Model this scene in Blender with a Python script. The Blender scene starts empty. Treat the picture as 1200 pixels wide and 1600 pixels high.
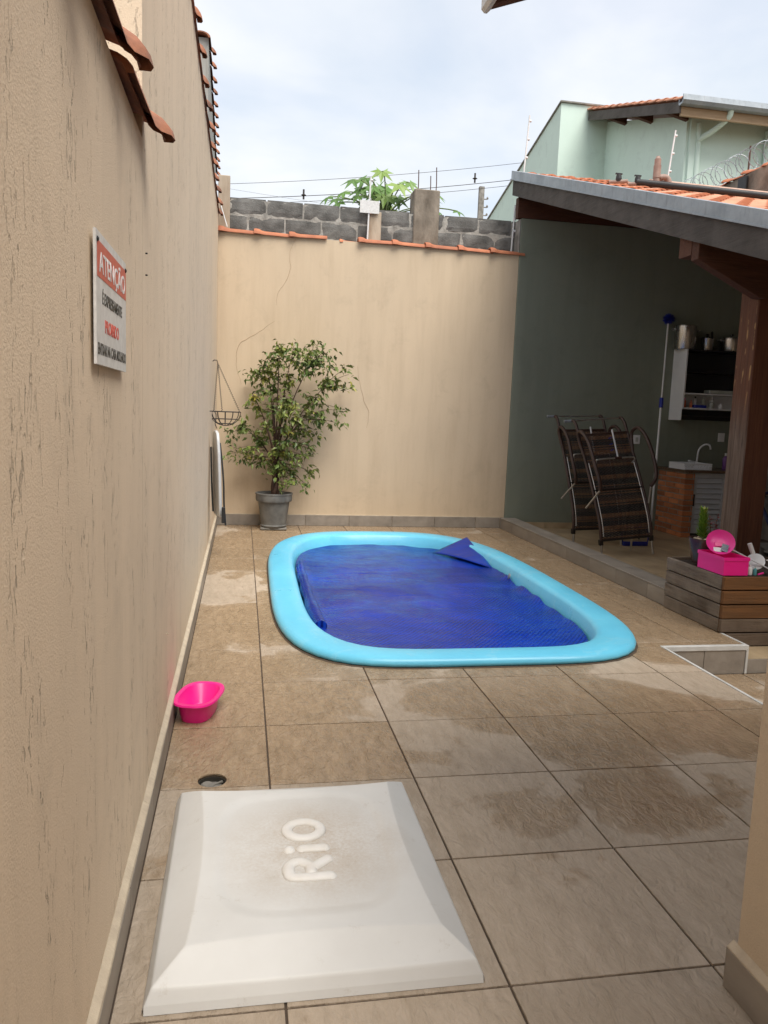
import bpy, bmesh, math, random
from mathutils import Vector, Matrix, noise
random.seed(7)
SC = bpy.context.scene
COL = SC.collection
R = math.radians

# ------------------------------------------------------------------ camera
cam = bpy.data.objects.new('camera', bpy.data.cameras.new('camera'))
COL.objects.link(cam)
yaw, pitch, roll = 0.18345, 0.12798, 0.03827
fwd = Vector((math.sin(yaw)*math.cos(pitch), math.cos(yaw)*math.cos(pitch), -math.sin(pitch)))
rt = fwd.cross(Vector((0, 0, 1))).normalized()
up = rt.cross(fwd)
r2 = math.cos(roll)*rt + math.sin(roll)*up
u2 = -math.sin(roll)*rt + math.cos(roll)*up
m = Matrix((r2, u2, -fwd)).transposed().to_4x4()
m.translation = Vector((0, 0, 1.518))
cam.matrix_world = m
cam.data.sensor_fit = 'VERTICAL'
cam.data.sensor_height = 24
cam.data.lens = 1213.8/1600*24
cam.data.clip_start = 0.05
cam.data.clip_end = 2000
SC.camera = cam

# ------------------------------------------------------------------ sky, sun, exposure
SUN = Vector((0.20, -0.46, 0.86)).normalized()
w = bpy.data.worlds.new('World'); SC.world = w; w.use_nodes = True
nt = w.node_tree; nt.nodes.clear()
N = nt.nodes.new; L = nt.links.new
out = N('ShaderNodeOutputWorld')
sky = N('ShaderNodeTexSky'); sky.sky_type = 'NISHITA'; sky.sun_disc = False
sky.sun_elevation = math.asin(SUN.z); sky.sun_rotation = math.atan2(SUN.x, SUN.y)
bg1 = N('ShaderNodeBackground'); bg1.inputs[1].default_value = 0.09
L(sky.outputs[0], bg1.inputs[0])
tc = N('ShaderNodeTexCoord')
sep = N('ShaderNodeSeparateXYZ'); L(tc.outputs['Generated'], sep.inputs[0])
def wmath(op, a, b):
    n = N('ShaderNodeMath'); n.operation = op
    for i, v in enumerate((a, b)):
        if hasattr(v, 'links'): L(v, n.inputs[i])
        else: n.inputs[i].default_value = v
    return n.outputs[0]
den = wmath('ADD', wmath('MAXIMUM', sep.outputs[2], 0.0), 0.25)
cmb = N('ShaderNodeCombineXYZ')
L(wmath('DIVIDE', sep.outputs[0], den), cmb.inputs[0]); L(wmath('DIVIDE', sep.outputs[1], den), cmb.inputs[1])
n1 = N('ShaderNodeTexNoise'); n1.inputs['Scale'].default_value = 1.5; n1.inputs['Detail'].default_value = 7; n1.inputs['Roughness'].default_value = 0.5
n1.inputs['Distortion'].default_value = 0.5
L(cmb.outputs[0], n1.inputs['Vector'])
cr = N('ShaderNodeValToRGB'); cr.color_ramp.elements[0].position = 0.38; cr.color_ramp.elements[1].position = 0.62
cr.color_ramp.elements[0].color = (.68, .68, .68, 1); cr.color_ramp.elements[1].color = (1, 1, 1, 1)
L(n1.outputs[0], cr.inputs[0])
n2 = N('ShaderNodeTexNoise'); n2.inputs['Scale'].default_value = 2.6; n2.inputs['Detail'].default_value = 6
L(cmb.outputs[0], n2.inputs['Vector'])
cr2 = N('ShaderNodeValToRGB'); cr2.color_ramp.elements[0].position = 0.3; cr2.color_ramp.elements[1].position = 0.7
cr2.color_ramp.elements[0].color = (.61, .655, .70, 1); cr2.color_ramp.elements[1].color = (.785, .785, .79, 1)
L(n2.outputs[0], cr2.inputs[0])
bg2 = N('ShaderNodeBackground'); bg2.inputs[1].default_value = 0.58
L(cr2.outputs[0], bg2.inputs[0])
mx = N('ShaderNodeMixShader'); L(cr.outputs[0], mx.inputs[0]); L(bg1.outputs[0], mx.inputs[1]); L(bg2.outputs[0], mx.inputs[2])
L(mx.outputs[0], out.inputs[0])
sd = bpy.data.lights.new('sun', 'SUN'); sd.energy = 2.0; sd.angle = R(42); sd.color = (1, .95, .88)
so = bpy.data.objects.new('sun', sd); COL.objects.link(so)
so.rotation_euler = (-SUN).to_track_quat('-Z', 'Y').to_euler(); so.location = (0, -5, 12)
SC.view_settings.view_transform = 'Standard'
try: SC.view_settings.look = 'None'
except Exception: pass
SC.view_settings.gamma = 1
SC.view_settings.exposure = 1.28
SC.view_settings.use_curve_mapping = False

# ------------------------------------------------------------------ materials
class NT:
    def __init__(s, name):
        s.m = bpy.data.materials.new(name); s.m.use_nodes = True
        s.t = s.m.node_tree; s.b = s.t.nodes['Principled BSDF']
    def n(s, typ, **kw):
        x = s.t.nodes.new(typ)
        for k, v in kw.items(): setattr(x, k, v)
        return x
    def l(s, a, b): s.t.links.new(a, b)
    def val(s, sock, v):
        if hasattr(v, 'links'): s.l(v, sock)
        else: sock.default_value = v
    def math(s, op, a, b=0.0, clamp=False):
        x = s.n('ShaderNodeMath', operation=op, use_clamp=clamp); s.val(x.inputs[0], a); s.val(x.inputs[1], b); return x.outputs[0]
    def coords(s, kind='Position', scale=(1, 1, 1), rnd=False, rot=(0, 0, 0)):
        if kind == 'Position': v = s.n('ShaderNodeNewGeometry').outputs['Position']
        else: v = s.n('ShaderNodeTexCoord').outputs[kind]
        if rnd:
            oi = s.n('ShaderNodeObjectInfo'); a = s.n('ShaderNodeVectorMath', operation='ADD')
            q = s.n('ShaderNodeVectorMath', operation='SCALE'); q.inputs[0].default_value = (37, 53, 71)
            s.l(oi.outputs['Random'], q.inputs['Scale']); s.l(v, a.inputs[0]); s.l(q.outputs[0], a.inputs[1]); v = a.outputs[0]
        mp = s.n('ShaderNodeMapping'); mp.inputs['Scale'].default_value = scale; mp.inputs['Rotation'].default_value = rot
        s.l(v, mp.inputs[0]); return mp.outputs[0]
    def noise(s, v, scale, detail=4, rough=.55, dist=0.0):
        x = s.n('ShaderNodeTexNoise'); s.l(v, x.inputs['Vector']); x.inputs['Scale'].default_value = scale
        x.inputs['Detail'].default_value = detail; x.inputs['Roughness'].default_value = rough; x.inputs['Distortion'].default_value = dist
        return x.outputs[0]
    def vor(s, v, scale, feature='F1'):
        x = s.n('ShaderNodeTexVoronoi', feature=feature); s.l(v, x.inputs['Vector']); x.inputs['Scale'].default_value = scale; return x.outputs['Distance']
    def ramp(s, f, stops):
        x = s.n('ShaderNodeValToRGB'); e = x.color_ramp.elements
        while len(e) < len(stops): e.new(.5)
        for k, (p, c) in zip(e, stops):
            k.position = p; k.color = (c, c, c, 1) if not hasattr(c, '__len__') else (*c, 1)
        s.l(f, x.inputs[0]); return x.outputs[0]
    def mix(s, f, a, b, mode='MIX'):
        x = s.n('ShaderNodeMix', data_type='RGBA', blend_type=mode)
        s.val(x.inputs[0], f)
        for sock, v in ((x.inputs[6], a), (x.inputs[7], b)):
            if hasattr(v, 'links'): s.l(v, sock)
            else: sock.default_value = (*v, 1)
        return x.outputs[2]
    def bump(s, h, strength, dist=.01, prev=None):
        x = s.n('ShaderNodeBump'); x.inputs['Strength'].default_value = strength; x.inputs['Distance'].default_value = dist
        s.l(h, x.inputs['Height'])
        if prev is not None: s.l(prev, x.inputs['Normal'])
        return x.outputs[0]
    def done(s, col=None, rough=.6, normal=None, metal=0.0, spec=.5):
        if col is not None:
            if hasattr(col, 'links'): s.l(col, s.b.inputs['Base Color'])
            else: s.b.inputs['Base Color'].default_value = (*col, 1)
        s.val(s.b.inputs['Roughness'], rough); s.b.inputs['Metallic'].default_value = metal
        s.b.inputs['Specular IOR Level'].default_value = spec
        if normal is not None: s.l(normal, s.b.inputs['Normal'])
        return s.m
def simple(name, c, c2=None, scale=6, rough=.5, metal=0., bump=0., bscale=60, spec=.5, stretch=(1, 1, 1), rnd=0.0, kind='Object'):
    t = NT(name); v = t.coords(kind, stretch, rnd=True)
    c2 = c2 or tuple(x*.75 for x in c)
    f = t.ramp(t.noise(v, scale, 6), [(.3, 0.), (.7, 1.)])
    col = t.mix(f, c, c2)
    if rnd:
        oi = t.n('ShaderNodeObjectInfo'); k = t.math('ADD', t.math('MULTIPLY', oi.outputs['Random'], rnd), 1-rnd/2)
        g = t.n('ShaderNodeCombineColor')
        for i in range(3): t.l(k, g.inputs[i])
        col = t.mix(1.0, col, g.outputs[0], 'MULTIPLY')
    rr = t.math('ADD', t.math('MULTIPLY', t.noise(v, scale*3, 3), .2), rough-.1)
    nm = t.bump(t.noise(v, bscale, 4), bump, .01) if bump else None
    return t.done(col, rr, nm, metal, spec)

def wall_mat(name, c, dark, scratch=1.0, streak=.35, fine=.35):
    t = NT(name); p = t.coords('Position')
    pv = t.coords('Position', (1, 1, .1))
    big = t.ramp(t.noise(p, 1.1, 5, .6), [(.25, 0.), (.75, 1.)])
    col = t.mix(t.math('MULTIPLY', big, .55), c, tuple(x*.86 for x in c))
    st = t.ramp(t.noise(pv, 7, 6, .65), [(.45, 0.), (.72, 1.)])
    col = t.mix(t.math('MULTIPLY', st, streak), col, dark)
    sp = t.ramp(t.noise(p, 2.6, 7, .72, .5), [(.54, 0.), (.70, 1.)])
    col = t.mix(t.math('MULTIPLY', sp, .34), col, tuple(x*.66 for x in c))
    gr = t.noise(p, 210, 3, .65)
    # dragged-trowel scratches: tall thin gouges, sparse
    pit = t.ramp(t.noise(t.coords('Position', (1, 1, .30)), 44, 5, .68, 1.3), [(.60, 0.), (.64, 1.)])
    msk = t.ramp(t.noise(t.coords('Position', (1, 1, .30)), 6.0, 5, .68), [(.51, 0.), (.60, 1.)])
    pit2 = t.ramp(t.noise(t.coords('Position', (1, 1, .3)), 60, 4, .6, .6), [(.60, 0.), (.68, .6)])
    pit = t.math('MAXIMUM', pit, pit2)
    pit = t.math('MULTIPLY', t.math('MULTIPLY', pit, msk), scratch)
    col = t.mix(t.math('MULTIPLY', pit, .6), col, tuple(x*.33 for x in c))
    grain = t.ramp(gr, [(.3, 0.), (.7, 1.)])
    col = t.mix(t.math('MULTIPLY', grain, .20), col, tuple(x*.6 for x in c))
    n = t.bump(gr, fine, .006)
    n = t.bump(t.noise(p, 48, 5, .7), .13, .006, n)
    h = t.math('SUBTRACT', 1.0, pit)
    n = t.bump(h, .8*min(1, scratch+.01), .008, n)
    return t.done(col, .88, n, spec=.25)

M = {}
BEIGE = (.69, .555, .40)
M['wall_left'] = wall_mat('scratched_plaster', (.80, .645, .475), (.50, .40, .29), 1.0, .24, .32)
M['wall_back'] = wall_mat('smooth_plaster', (.64, .51, .36), (.44, .335, .225), .10, .34, .18)
M['wall_near'] = wall_mat('fine_plaster', (.66, .54, .40), (.45, .36, .26), .05, .1, .4)
M['wall_green'] = wall_mat('green_plaster', (.24, .26, .205), (.165, .18, .14), .1, .3, .6)
M['wall_mint'] = wall_mat('mint_plaster', (.70, .84, .75), (.58, .72, .64), 0, .15, .1)
M['wall_grey'] = wall_mat('grey_plaster', (.42, .41, .38), (.16, .15, .13), .3, .6, .3)

def tile_mat():
    t = NT('stoneware_tile')
    v = t.coords('Object', rnd=True); p = t.coords('Position')
    vs = t.coords('Object', (1, .28, 1), rnd=True, rot=(0, 0, R(25)))
    a = t.ramp(t.noise(vs, 20, 8, .78), [(.36, 0.), (.64, 1.)])
    b = t.ramp(t.noise(v, 2.5, 5, .6), [(.3, 0.), (.7, 1.)])
    dry = t.mix(a, (.48, .39, .30), (.345, .275, .20))
    dry = t.mix(t.math('MULTIPLY', b, .5), dry, (.44, .355, .265))
    wet = t.mix(a, (.385, .28, .178), (.26, .182, .11))
    wn = t.noise(p, .85, 6, .6, .5)
    sxy = t.n('ShaderNodeSeparateXYZ'); t.l(p, sxy.inputs[0])
    # more water has been splashed near the pool
    g = t.math('MULTIPLY', t.math('SUBTRACT', sxy.outputs[1], 2.9), .10)
    g = t.math('MINIMUM', t.math('MAXIMUM', g, -.1), .08)
    wn = t.math('ADD', wn, g)
    oi0 = t.n('ShaderNodeObjectInfo')
    so0 = t.n('ShaderNodeSeparateXYZ'); t.l(t.n('ShaderNodeTexCoord').outputs['Object'], so0.inputs[0])
    ed = t.math('MAXIMUM', t.math('ABSOLUTE', so0.outputs[0]), t.math('ABSOLUTE', so0.outputs[1]))
    wn = t.math('ADD', wn, t.math('ADD', t.math('MULTIPLY', oi0.outputs['Random'], .10), -.045))
    wn = t.math('ADD', wn, t.math('MULTIPLY', t.math('SUBTRACT', .20, ed), .28))
    wm = t.ramp(wn, [(.485, 0.), (.505, .75), (.56, 1.)])
    col = t.mix(wm, dry, wet)
    oi = t.n('ShaderNodeObjectInfo'); k = t.math('ADD', t.math('MULTIPLY', oi.outputs['Random'], .14), .93)
    gc = t.n('ShaderNodeCombineColor')
    for i in range(3): t.l(k, gc.inputs[i])
    col = t.mix(1., col, gc.outputs[0], 'MULTIPLY')
    rr = t.math('ADD', t.math('MULTIPLY', wm, -.38), t.math('ADD', t.math('MULTIPLY', a, .12), .56))
    h1 = t.noise(t.coords('Object', (1, .55, 1), rnd=True, rot=(0, 0, R(-30))), 26, 4, .55, 1.2)
    n = t.bump(h1, .85, .014)
    n = t.bump(t.noise(vs, 110, 4, .7), .35, .004, n)
    return t.done(col, rr, n)
M['tile'] = tile_mat()
M['patio_tile'] = simple('patio_tile', (.55, .42, .26), (.36, .26, .155), 5, .42, bump=.2, bscale=30, stretch=(1, .3, 1), rnd=.2)
M['kerb_tile'] = simple('grey_tile', (.33, .29, .245), (.22, .19, .16), 7, .5, bump=.12, bscale=40, stretch=(1, .3, 1), rnd=.16)
M['grout'] = simple('grout', (.10, .07, .048), (.07, .05, .035), 20, .9)
M['cream'] = simple('cream_mortar', (.60, .51, .38), (.48, .40, .30), 15, .85, bump=.4, bscale=50, kind='Position')
M['white_trim'] = simple('white_trim', (.66, .66, .64), (.52, .52, .50), 10, .4)
M['concrete'] = simple('concrete', (.33, .31, .28), (.15, .14, .12), 5, .9, bump=.5, bscale=40, kind='Position')
M['block'] = simple('cinder_block', (.20, .195, .182), (.065, .063, .058), 5, .95, bump=.8, bscale=70, rnd=.3)
M['mortar'] = simple('mortar', (.42, .40, .36), (.2, .19, .17), 9, .95, bump=.8, bscale=40, kind='Position')
M['stained_concrete'] = simple('stained_concrete', (.34, .29, .23), (.10, .08, .06), 4.5, .95, bump=.7, bscale=30, stretch=(1, 1, .5), kind='Position')
M['old_post'] = simple('stained_post', (.52, .44, .34), (.25, .18, .12), 6, .9, bump=.5, bscale=30, stretch=(1, 1, .25), kind='Position')
M['clay'] = simple('clay_tile', (.52, .185, .085), (.36, .12, .06), 7, .75, bump=.3, bscale=50, rnd=.35)
M['clay_old'] = simple('weathered_clay', (.40, .15, .075), (.13, .065, .042), 9, .85, bump=.4, bscale=40, rnd=.4)
M['clay_light'] = simple('pale_clay_tile', (.66, .31, .185), (.50, .215, .12), 5, .75, bump=.25, bscale=50, rnd=.25)
def galv_mat():
    t = NT('galvanised_steel'); v = t.coords('Position')
    f = t.ramp(t.noise(v, 3, 6, .7), [(.3, 0.), (.7, 1.)]); col = t.mix(f, (.40, .43, .455), (.26, .29, .315))
    st = t.ramp(t.noise(t.coords('Position', (1, 1, .15)), 16, 6, .75), [(.54, 0.), (.72, 1.)]); col = t.mix(t.math('MULTIPLY', st, .6), col, (.17, .165, .155))
    ru = t.ramp(t.noise(v, 30, 5, .8), [(.66, 0.), (.72, 1.)]); col = t.mix(t.math('MULTIPLY', ru, .5), col, (.24, .11, .05))
    return t.done(col, t.math('ADD', t.math('MULTIPLY', f, .2), .40), t.bump(t.noise(v, 12, 3), .08, .01), metal=.5)
M['galv'] = galv_mat()
def wood(name, a, b, c, rough=.75, bscale=1.0, axis=1):
    t = NT(name); s = [1.0, 1.0, 1.0]; s[axis] = .06
    v = t.coords('Object', tuple(s), rnd=True)
    g = t.noise(v, 38, 6, .7, .6); f = t.ramp(g, [(.32, 0.), (.68, 1.)])
    p = t.ramp(t.noise(t.coords('Object', rnd=True), 3.2, 5, .65), [(.35, 0.), (.68, 1.)])
    col = t.mix(f, a, b); col = t.mix(t.math('MULTIPLY', p, .75), col, c)
    oi = t.n('ShaderNodeObjectInfo'); k = t.math('ADD', t.math('MULTIPLY', oi.outputs['Random'], .3), .85)
    gc = t.n('ShaderNodeCombineColor')
    for i in range(3): t.l(k, gc.inputs[i])
    col = t.mix(1., col, gc.outputs[0], 'MULTIPLY')
    n = t.bump(g, .7*bscale, .01)
    return t.done(col, rough, n, spec=.3)
M['wood_grey_y'] = wood('weathered_board', (.085, .072, .062), (.038, .031, .027), (.12, .105, .093), axis=1)
M['wood_plank_y'] = wood('weathered_plank', (.18, .14, .108), (.055, .04, .029), (.25, .21, .17), axis=1)
M['wood_brown_x'] = wood('brown_plank', (.23, .10, .034), (.10, .045, .017), (.14, .075, .035), axis=0)
M['wood_grey_x'] = wood('grey_plank', (.15, .105, .072), (.06, .042, .03), (.20, .15, .11), axis=0)
M['wood_post'] = None
def post_mat():
    t = NT('post_wood')
    v = t.coords('Object', (1, 1, .05), rnd=True)
    g = t.noise(v, 42, 6, .7, .5); f = t.ramp(g, [(.32, 0.), (.68, 1.)])
    red = t.mix(f, (.15, .058, .028), (.075, .026, .014))
    grey = t.mix(f, (.21, .15, .11), (.06, .035, .025))
    sx = t.n('ShaderNodeSeparateXYZ'); t.l(t.n('ShaderNodeTexCoord').outputs['Object'], sx.inputs[0])
    gm = t.n('ShaderNodeNewGeometry'); sn = t.n('ShaderNodeSeparateXYZ'); t.l(gm.outputs['True Normal'], sn.inputs[0])
    left = t.math('LESS_THAN', sn.outputs[0], -.5)
    low = t.ramp(t.math('ADD', t.math('MULTIPLY', sx.outputs[2], -.5), t.math('ADD', t.math('MULTIPLY', t.noise(v, 8, 3), .25), 1.02)), [(.25, 0.), (.45, 1.)])
    col = t.mix(t.math('MULTIPLY', left, low), red, grey)
    # pale circular saw arcs on the upper left face
    rd = t.n('ShaderNodeVectorMath', operation='DISTANCE'); t.l(t.n('ShaderNodeTexCoord').outputs['Object'], rd.inputs[0]); rd.inputs[1].default_value = (-.12, .0, 2.35)
    ring = t.math('SINE', t.math('MULTIPLY', rd.outputs['Value'], 75.))
    arc = t.ramp(t.math('MULTIPLY', ring, t.noise(t.coords('Object'), 9, 3)), [(.50, 0.), (.60, 1.)])
    zone = t.ramp(t.math('ABSOLUTE', t.math('SUBTRACT', sx.outputs[2], 2.1)), [(.25, 1.), (.5, 0.)])
    col = t.mix(t.math('MULTIPLY', t.math('MULTIPLY', arc, zone), t.math('MULTIPLY', left, .7)), col, (.45, .26, .10))
    return t.done(col, .65, t.bump(g, .6, .01), spec=.35)
M['wood_post'] = post_mat()
M['wood_red_x'] = wood('red_beam', (.13, .052, .03), (.06, .024, .014), (.09, .038, .022), axis=0)
M['wood_red_y'] = wood('red_rafter', (.16, .07, .04), (.08, .032, .02), (.12, .05, .03), axis=1)
M['wood_pale_x'] = wood('pale_eave_board', (.42, .30, .19), (.28, .18, .10), (.35, .25, .16), axis=0)
def lid_mat():
    t = NT('white_polyethylene'); v = t.coords('Object')
    base = t.mix(t.ramp(t.noise(v, 3, 5), [(.3, 0.), (.7, 1.)]), (.72, .72, .70), (.64, .635, .61))
    d = t.n('ShaderNodeVectorMath', operation='DISTANCE'); mp = t.n('ShaderNodeMapping'); mp.inputs['Scale'].default_value = (1, 1, 0)
    t.l(v, mp.inputs[0]); t.l(mp.outputs[0], d.inputs[0]); d.inputs[1].default_value = (.03, .02, 0)
    near = t.ramp(d.outputs['Value'], [(.05, 1.), (.36, 0.)])
    sp = t.ramp(t.noise(v, 90, 5, .8), [(.35, 0.), (.68, 1.)])
    so_ = t.ramp(t.noise(v, 6, 5, .6), [(.35, 0.), (.65, 1.)])
    k = t.math('MULTIPLY', near, t.math('ADD', t.math('MULTIPLY', sp, .6), t.math('MULTIPLY', so_, .4)))
    col = t.mix(k, base, (.46, .355, .245))
    dn = t.ramp(t.noise(v, 14, 6, .8), [(.60, 0.), (.75, 1.)])
    col = t.mix(t.math('MULTIPLY', dn, .45), col, (.42, .37, .30))
    return t.done(col, .42, t.bump(t.noise(v, 40, 3), .06, .004), spec=.4)
M['lid'] = lid_mat()
M['lid_letter'] = simple('white_plastic', (.82, .81, .78), (.74, .71, .66), 20, .5)
M['pink'] = simple('hot_pink_plastic', (.86, .014, .27), (.80, .012, .235), 4, .32)
M['pink_light'] = simple('pink_lid_plastic', (.86, .045, .34), (.78, .03, .27), 4, .35)
def pool_mat():
    t = NT('blue_fibreglass'); p = t.coords('Position')
    f = t.ramp(t.noise(p, 1.8, 6, .65), [(.35, 0.), (.7, 1.)])
    col = t.mix(f, (.15, .58, .80), (.115, .50, .73))
    mk = t.ramp(t.noise(p, 5.5, 6, .75, .8), [(.57, 0.), (.61, 1.)])
    col = t.mix(t.math('MULTIPLY', mk, .30), col, (.30, .62, .76))
    dt = t.ramp(t.noise(p, 22, 6, .8), [(.60, 0.), (.72, 1.)])
    col = t.mix(t.math('MULTIPLY', dt, .25), col, (.12, .26, .32))
    return t.done(col, t.math('ADD', t.math('MULTIPLY', t.noise(p, 4, 5), .35), .16), t.bump(t.noise(p, 7, 4), .06, .01))
M['pool'] = pool_mat()
def cover_mat():
    t = NT('bubble_cover'); p = t.coords('Position')
    mot = t.ramp(t.noise(p, 1.6, 6, .65, .6), [(.35, 0.), (.7, 1.)])
    col = t.mix(mot, (.002, .013, .15), (.003, .030, .34))
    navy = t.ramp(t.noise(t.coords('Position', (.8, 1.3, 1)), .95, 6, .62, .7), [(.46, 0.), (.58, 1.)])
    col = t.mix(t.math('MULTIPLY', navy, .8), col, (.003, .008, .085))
    vx = t.n('ShaderNodeTexVoronoi'); vx.inputs['Randomness'].default_value = .0; vx.inputs['Scale'].default_value = 34
    t.l(t.coords('Position', (1, 1, .0), rot=(0, 0, R(38))), vx.inputs['Vector']); bub = vx.outputs['Distance']
    col = t.mix(t.ramp(bub, [(.25, .45), (.5, 0.)]), col, (.014, .085, .60))
    n = t.bump(t.math('SUBTRACT', 1., bub), .6, .008)
    n = t.bump(t.noise(t.coords('Position', (.5, 1.6, 1)), 3.2, 5, .6, .8), .55, .03, n)
    wetm = t.ramp(t.noise(p, 1.4, 5, .6), [(.40, 0.), (.52, 1.)])
    return t.done(col, t.math('ADD', t.math('MULTIPLY', wetm, -.17), .27), n, spec=.16)
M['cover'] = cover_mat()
M['water'] = simple('pool_water', (.03, .22, .42), (.02, .18, .36), 2, .12, bump=.1, bscale=8, kind='Position')
M['pot_grey'] = simple('grey_planter', (.19, .19, .18), (.10, .10, .095), 9, .65, bump=.15, bscale=25)
M['soil'] = simple('soil', (.06, .04, .028), (.03, .02, .015), 20, .95, bump=.8, bscale=60)
M['bark'] = simple('bark', (.10, .052, .035), (.05, .028, .02), 20, .85, bump=.5, bscale=60, kind='Position')
def leaf_mat(name, a, b, c, rough=.45):
    t = NT(name)
    at = t.n('ShaderNodeAttribute', attribute_name='tint')
    col = t.ramp(at.outputs['Fac'], [(0., a), (.55, b), (1., c)])
    t.b.inputs['Transmission Weight'].default_value = 0
    return t.done(col, rough, spec=.4)
M['leaf'] = leaf_mat('ficus_leaf', (.07, .115, .025), (.165, .20, .042), (.46, .40, .08))
M['papaya'] = leaf_mat('papaya_leaf', (.05, .11, .02), (.10, .20, .035), (.26, .34, .07))
M['succulent'] = leaf_mat('succulent_leaf', (.07, .16, .02), (.19, .32, .04), (.46, .38, .06))
M['red_leaf'] = leaf_mat('red_leaf', (.16, .03, .035), (.25, .06, .06), (.30, .12, .10))
M['stem'] = simple('green_stem', (.20, .26, .09), (.13, .17, .06), 12, .6)
M['brown_pot'] = simple('brown_glazed_pot', (.075, .036, .03), (.05, .024, .02), 5, .22)
M['pebble'] = simple('pale_pebble', (.55, .45, .33), (.40, .31, .22), 8, .7, rnd=.4)
M['steel'] = simple('brushed_steel', (.60, .58, .55), (.45, .44, .42), 10, .28, 1.0, stretch=(1, 1, .1))
M['alu'] = simple('aluminium_tube', (.62, .60, .57), (.5, .48, .45), 12, .35, .9)
M['white_pole'] = simple('white_pole', (.75, .75, .74), (.65, .65, .64), 8, .35)
M['blue'] = simple('blue_plastic', (.014, .028, .30), (.01, .02, .24), 8, .4)
M['dark_wire'] = simple('dark_wire', (.045, .038, .032), (.03, .025, .022), 30, .6)
M['black'] = simple('black_plastic', (.018, .018, .019), (.012, .012, .013), 10, .5)
M['silver_fab'] = simple('silver_cloth', (.62, .63, .63), (.50, .51, .52), 6, .5, .15, bump=.1, bscale=30)
M['white'] = simple('white_laminate', (.78, .78, .78), (.70, .70, .70), 4, .4)
M['black_lam'] = simple('black_laminate', (.014, .014, .015), (.010, .010, .011), 4, .35)
M['door_grey'] = simple('pale_grey_aluminium', (.55, .57, .60), (.48, .50, .53), 5, .4)
M['granite'] = simple('brown_granite', (.17, .105, .062), (.07, .045, .03), 45, .25)
M['brick'] = simple('clay_brick', (.52, .19, .07), (.34, .115, .045), 6, .85, bump=.6, bscale=60, rnd=.6)
M['brick_mortar'] = simple('brick_mortar', (.33, .28, .23), (.24, .20, .16), 20, .95, bump=.5, bscale=60, kind='Position')
M['weave_a'] = simple('brown_wicker', (.21, .105, .048), (.11, .052, .025), 18, .4, rnd=.2)
M['weave_b'] = simple('black_wicker', (.020, .016, .015), (.012, .010, .009), 18, .35)
M['weave_c'] = simple('dark_brown_wicker', (.085, .045, .026), (.05, .026, .016), 18, .38)
M['sleeve'] = simple('brown_wrapped_tube', (.065, .030, .020), (.035, .018, .013), 30, .45, bump=.5, bscale=90)
M['grey_fab'] = simple('grey_fabric', (.20, .195, .175), (.13, .127, .115), 10, .9, bump=.3, bscale=200)
M['navy_fab'] = simple('navy_fabric', (.016, .022, .07), (.012, .016, .05), 10, .85)
M['pvc'] = simple('stained_pvc', (.36, .25, .20), (.24, .15, .12), 14, .6, kind='Position')
M['pvc_pale'] = simple('pale_pvc', (.55, .36, .27), (.42, .26, .19), 10, .6, kind='Position')
M['rebar'] = simple('rusty_rebar', (.12, .06, .045), (.07, .04, .03), 30, .85)
M['red_paint'] = simple('faded_red_print', (.62, .115, .07), (.55, .10, .06), 8, .45)
M['sign_white'] = simple('speckled_white_sheet', (.72, .715, .70), (.56, .555, .54), 40, .4)
M['print_dark'] = simple('dark_print', (.055, .05, .04), (.04, .036, .03), 30, .5)
M['print_red'] = simple('red_print', (.62, .10, .07), (.52, .08, .06), 30, .5)
M['rough_stone'] = simple('rough_render', (.31, .265, .215), (.12, .10, .08), 4, .95, bump=1.0, bscale=9, kind='Position')
M['ground'] = simple('packed_earth', (.16, .12, .08), (.10, .085, .05), .6, .95, kind='Position')
M['hole'] = simple('pipe_inside', (.05, .045, .035), (.025, .022, .018), 20, .8, kind='Position')
M['glass_pane'] = simple('dark_glass', (.03, .035, .04), (.02, .025, .03), 3, .1)
M['teal'] = simple('teal_plastic', (.10, .34, .36), (.07, .27, .3), 8, .4)
M['orange'] = simple('orange_plastic', (.62, .16, .07), (.5, .12, .05), 8, .4)
M['purple'] = simple('purple_plastic', (.20, .08, .28), (.16, .06, .22), 8, .4)
M['clear'] = simple('frosted_plastic', (.50, .52, .47), (.36, .38, .34), 8, .3)
M['phone'] = simple('dark_blue_case', (.03, .05, .10), (.02, .035, .08), 8, .25)

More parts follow.
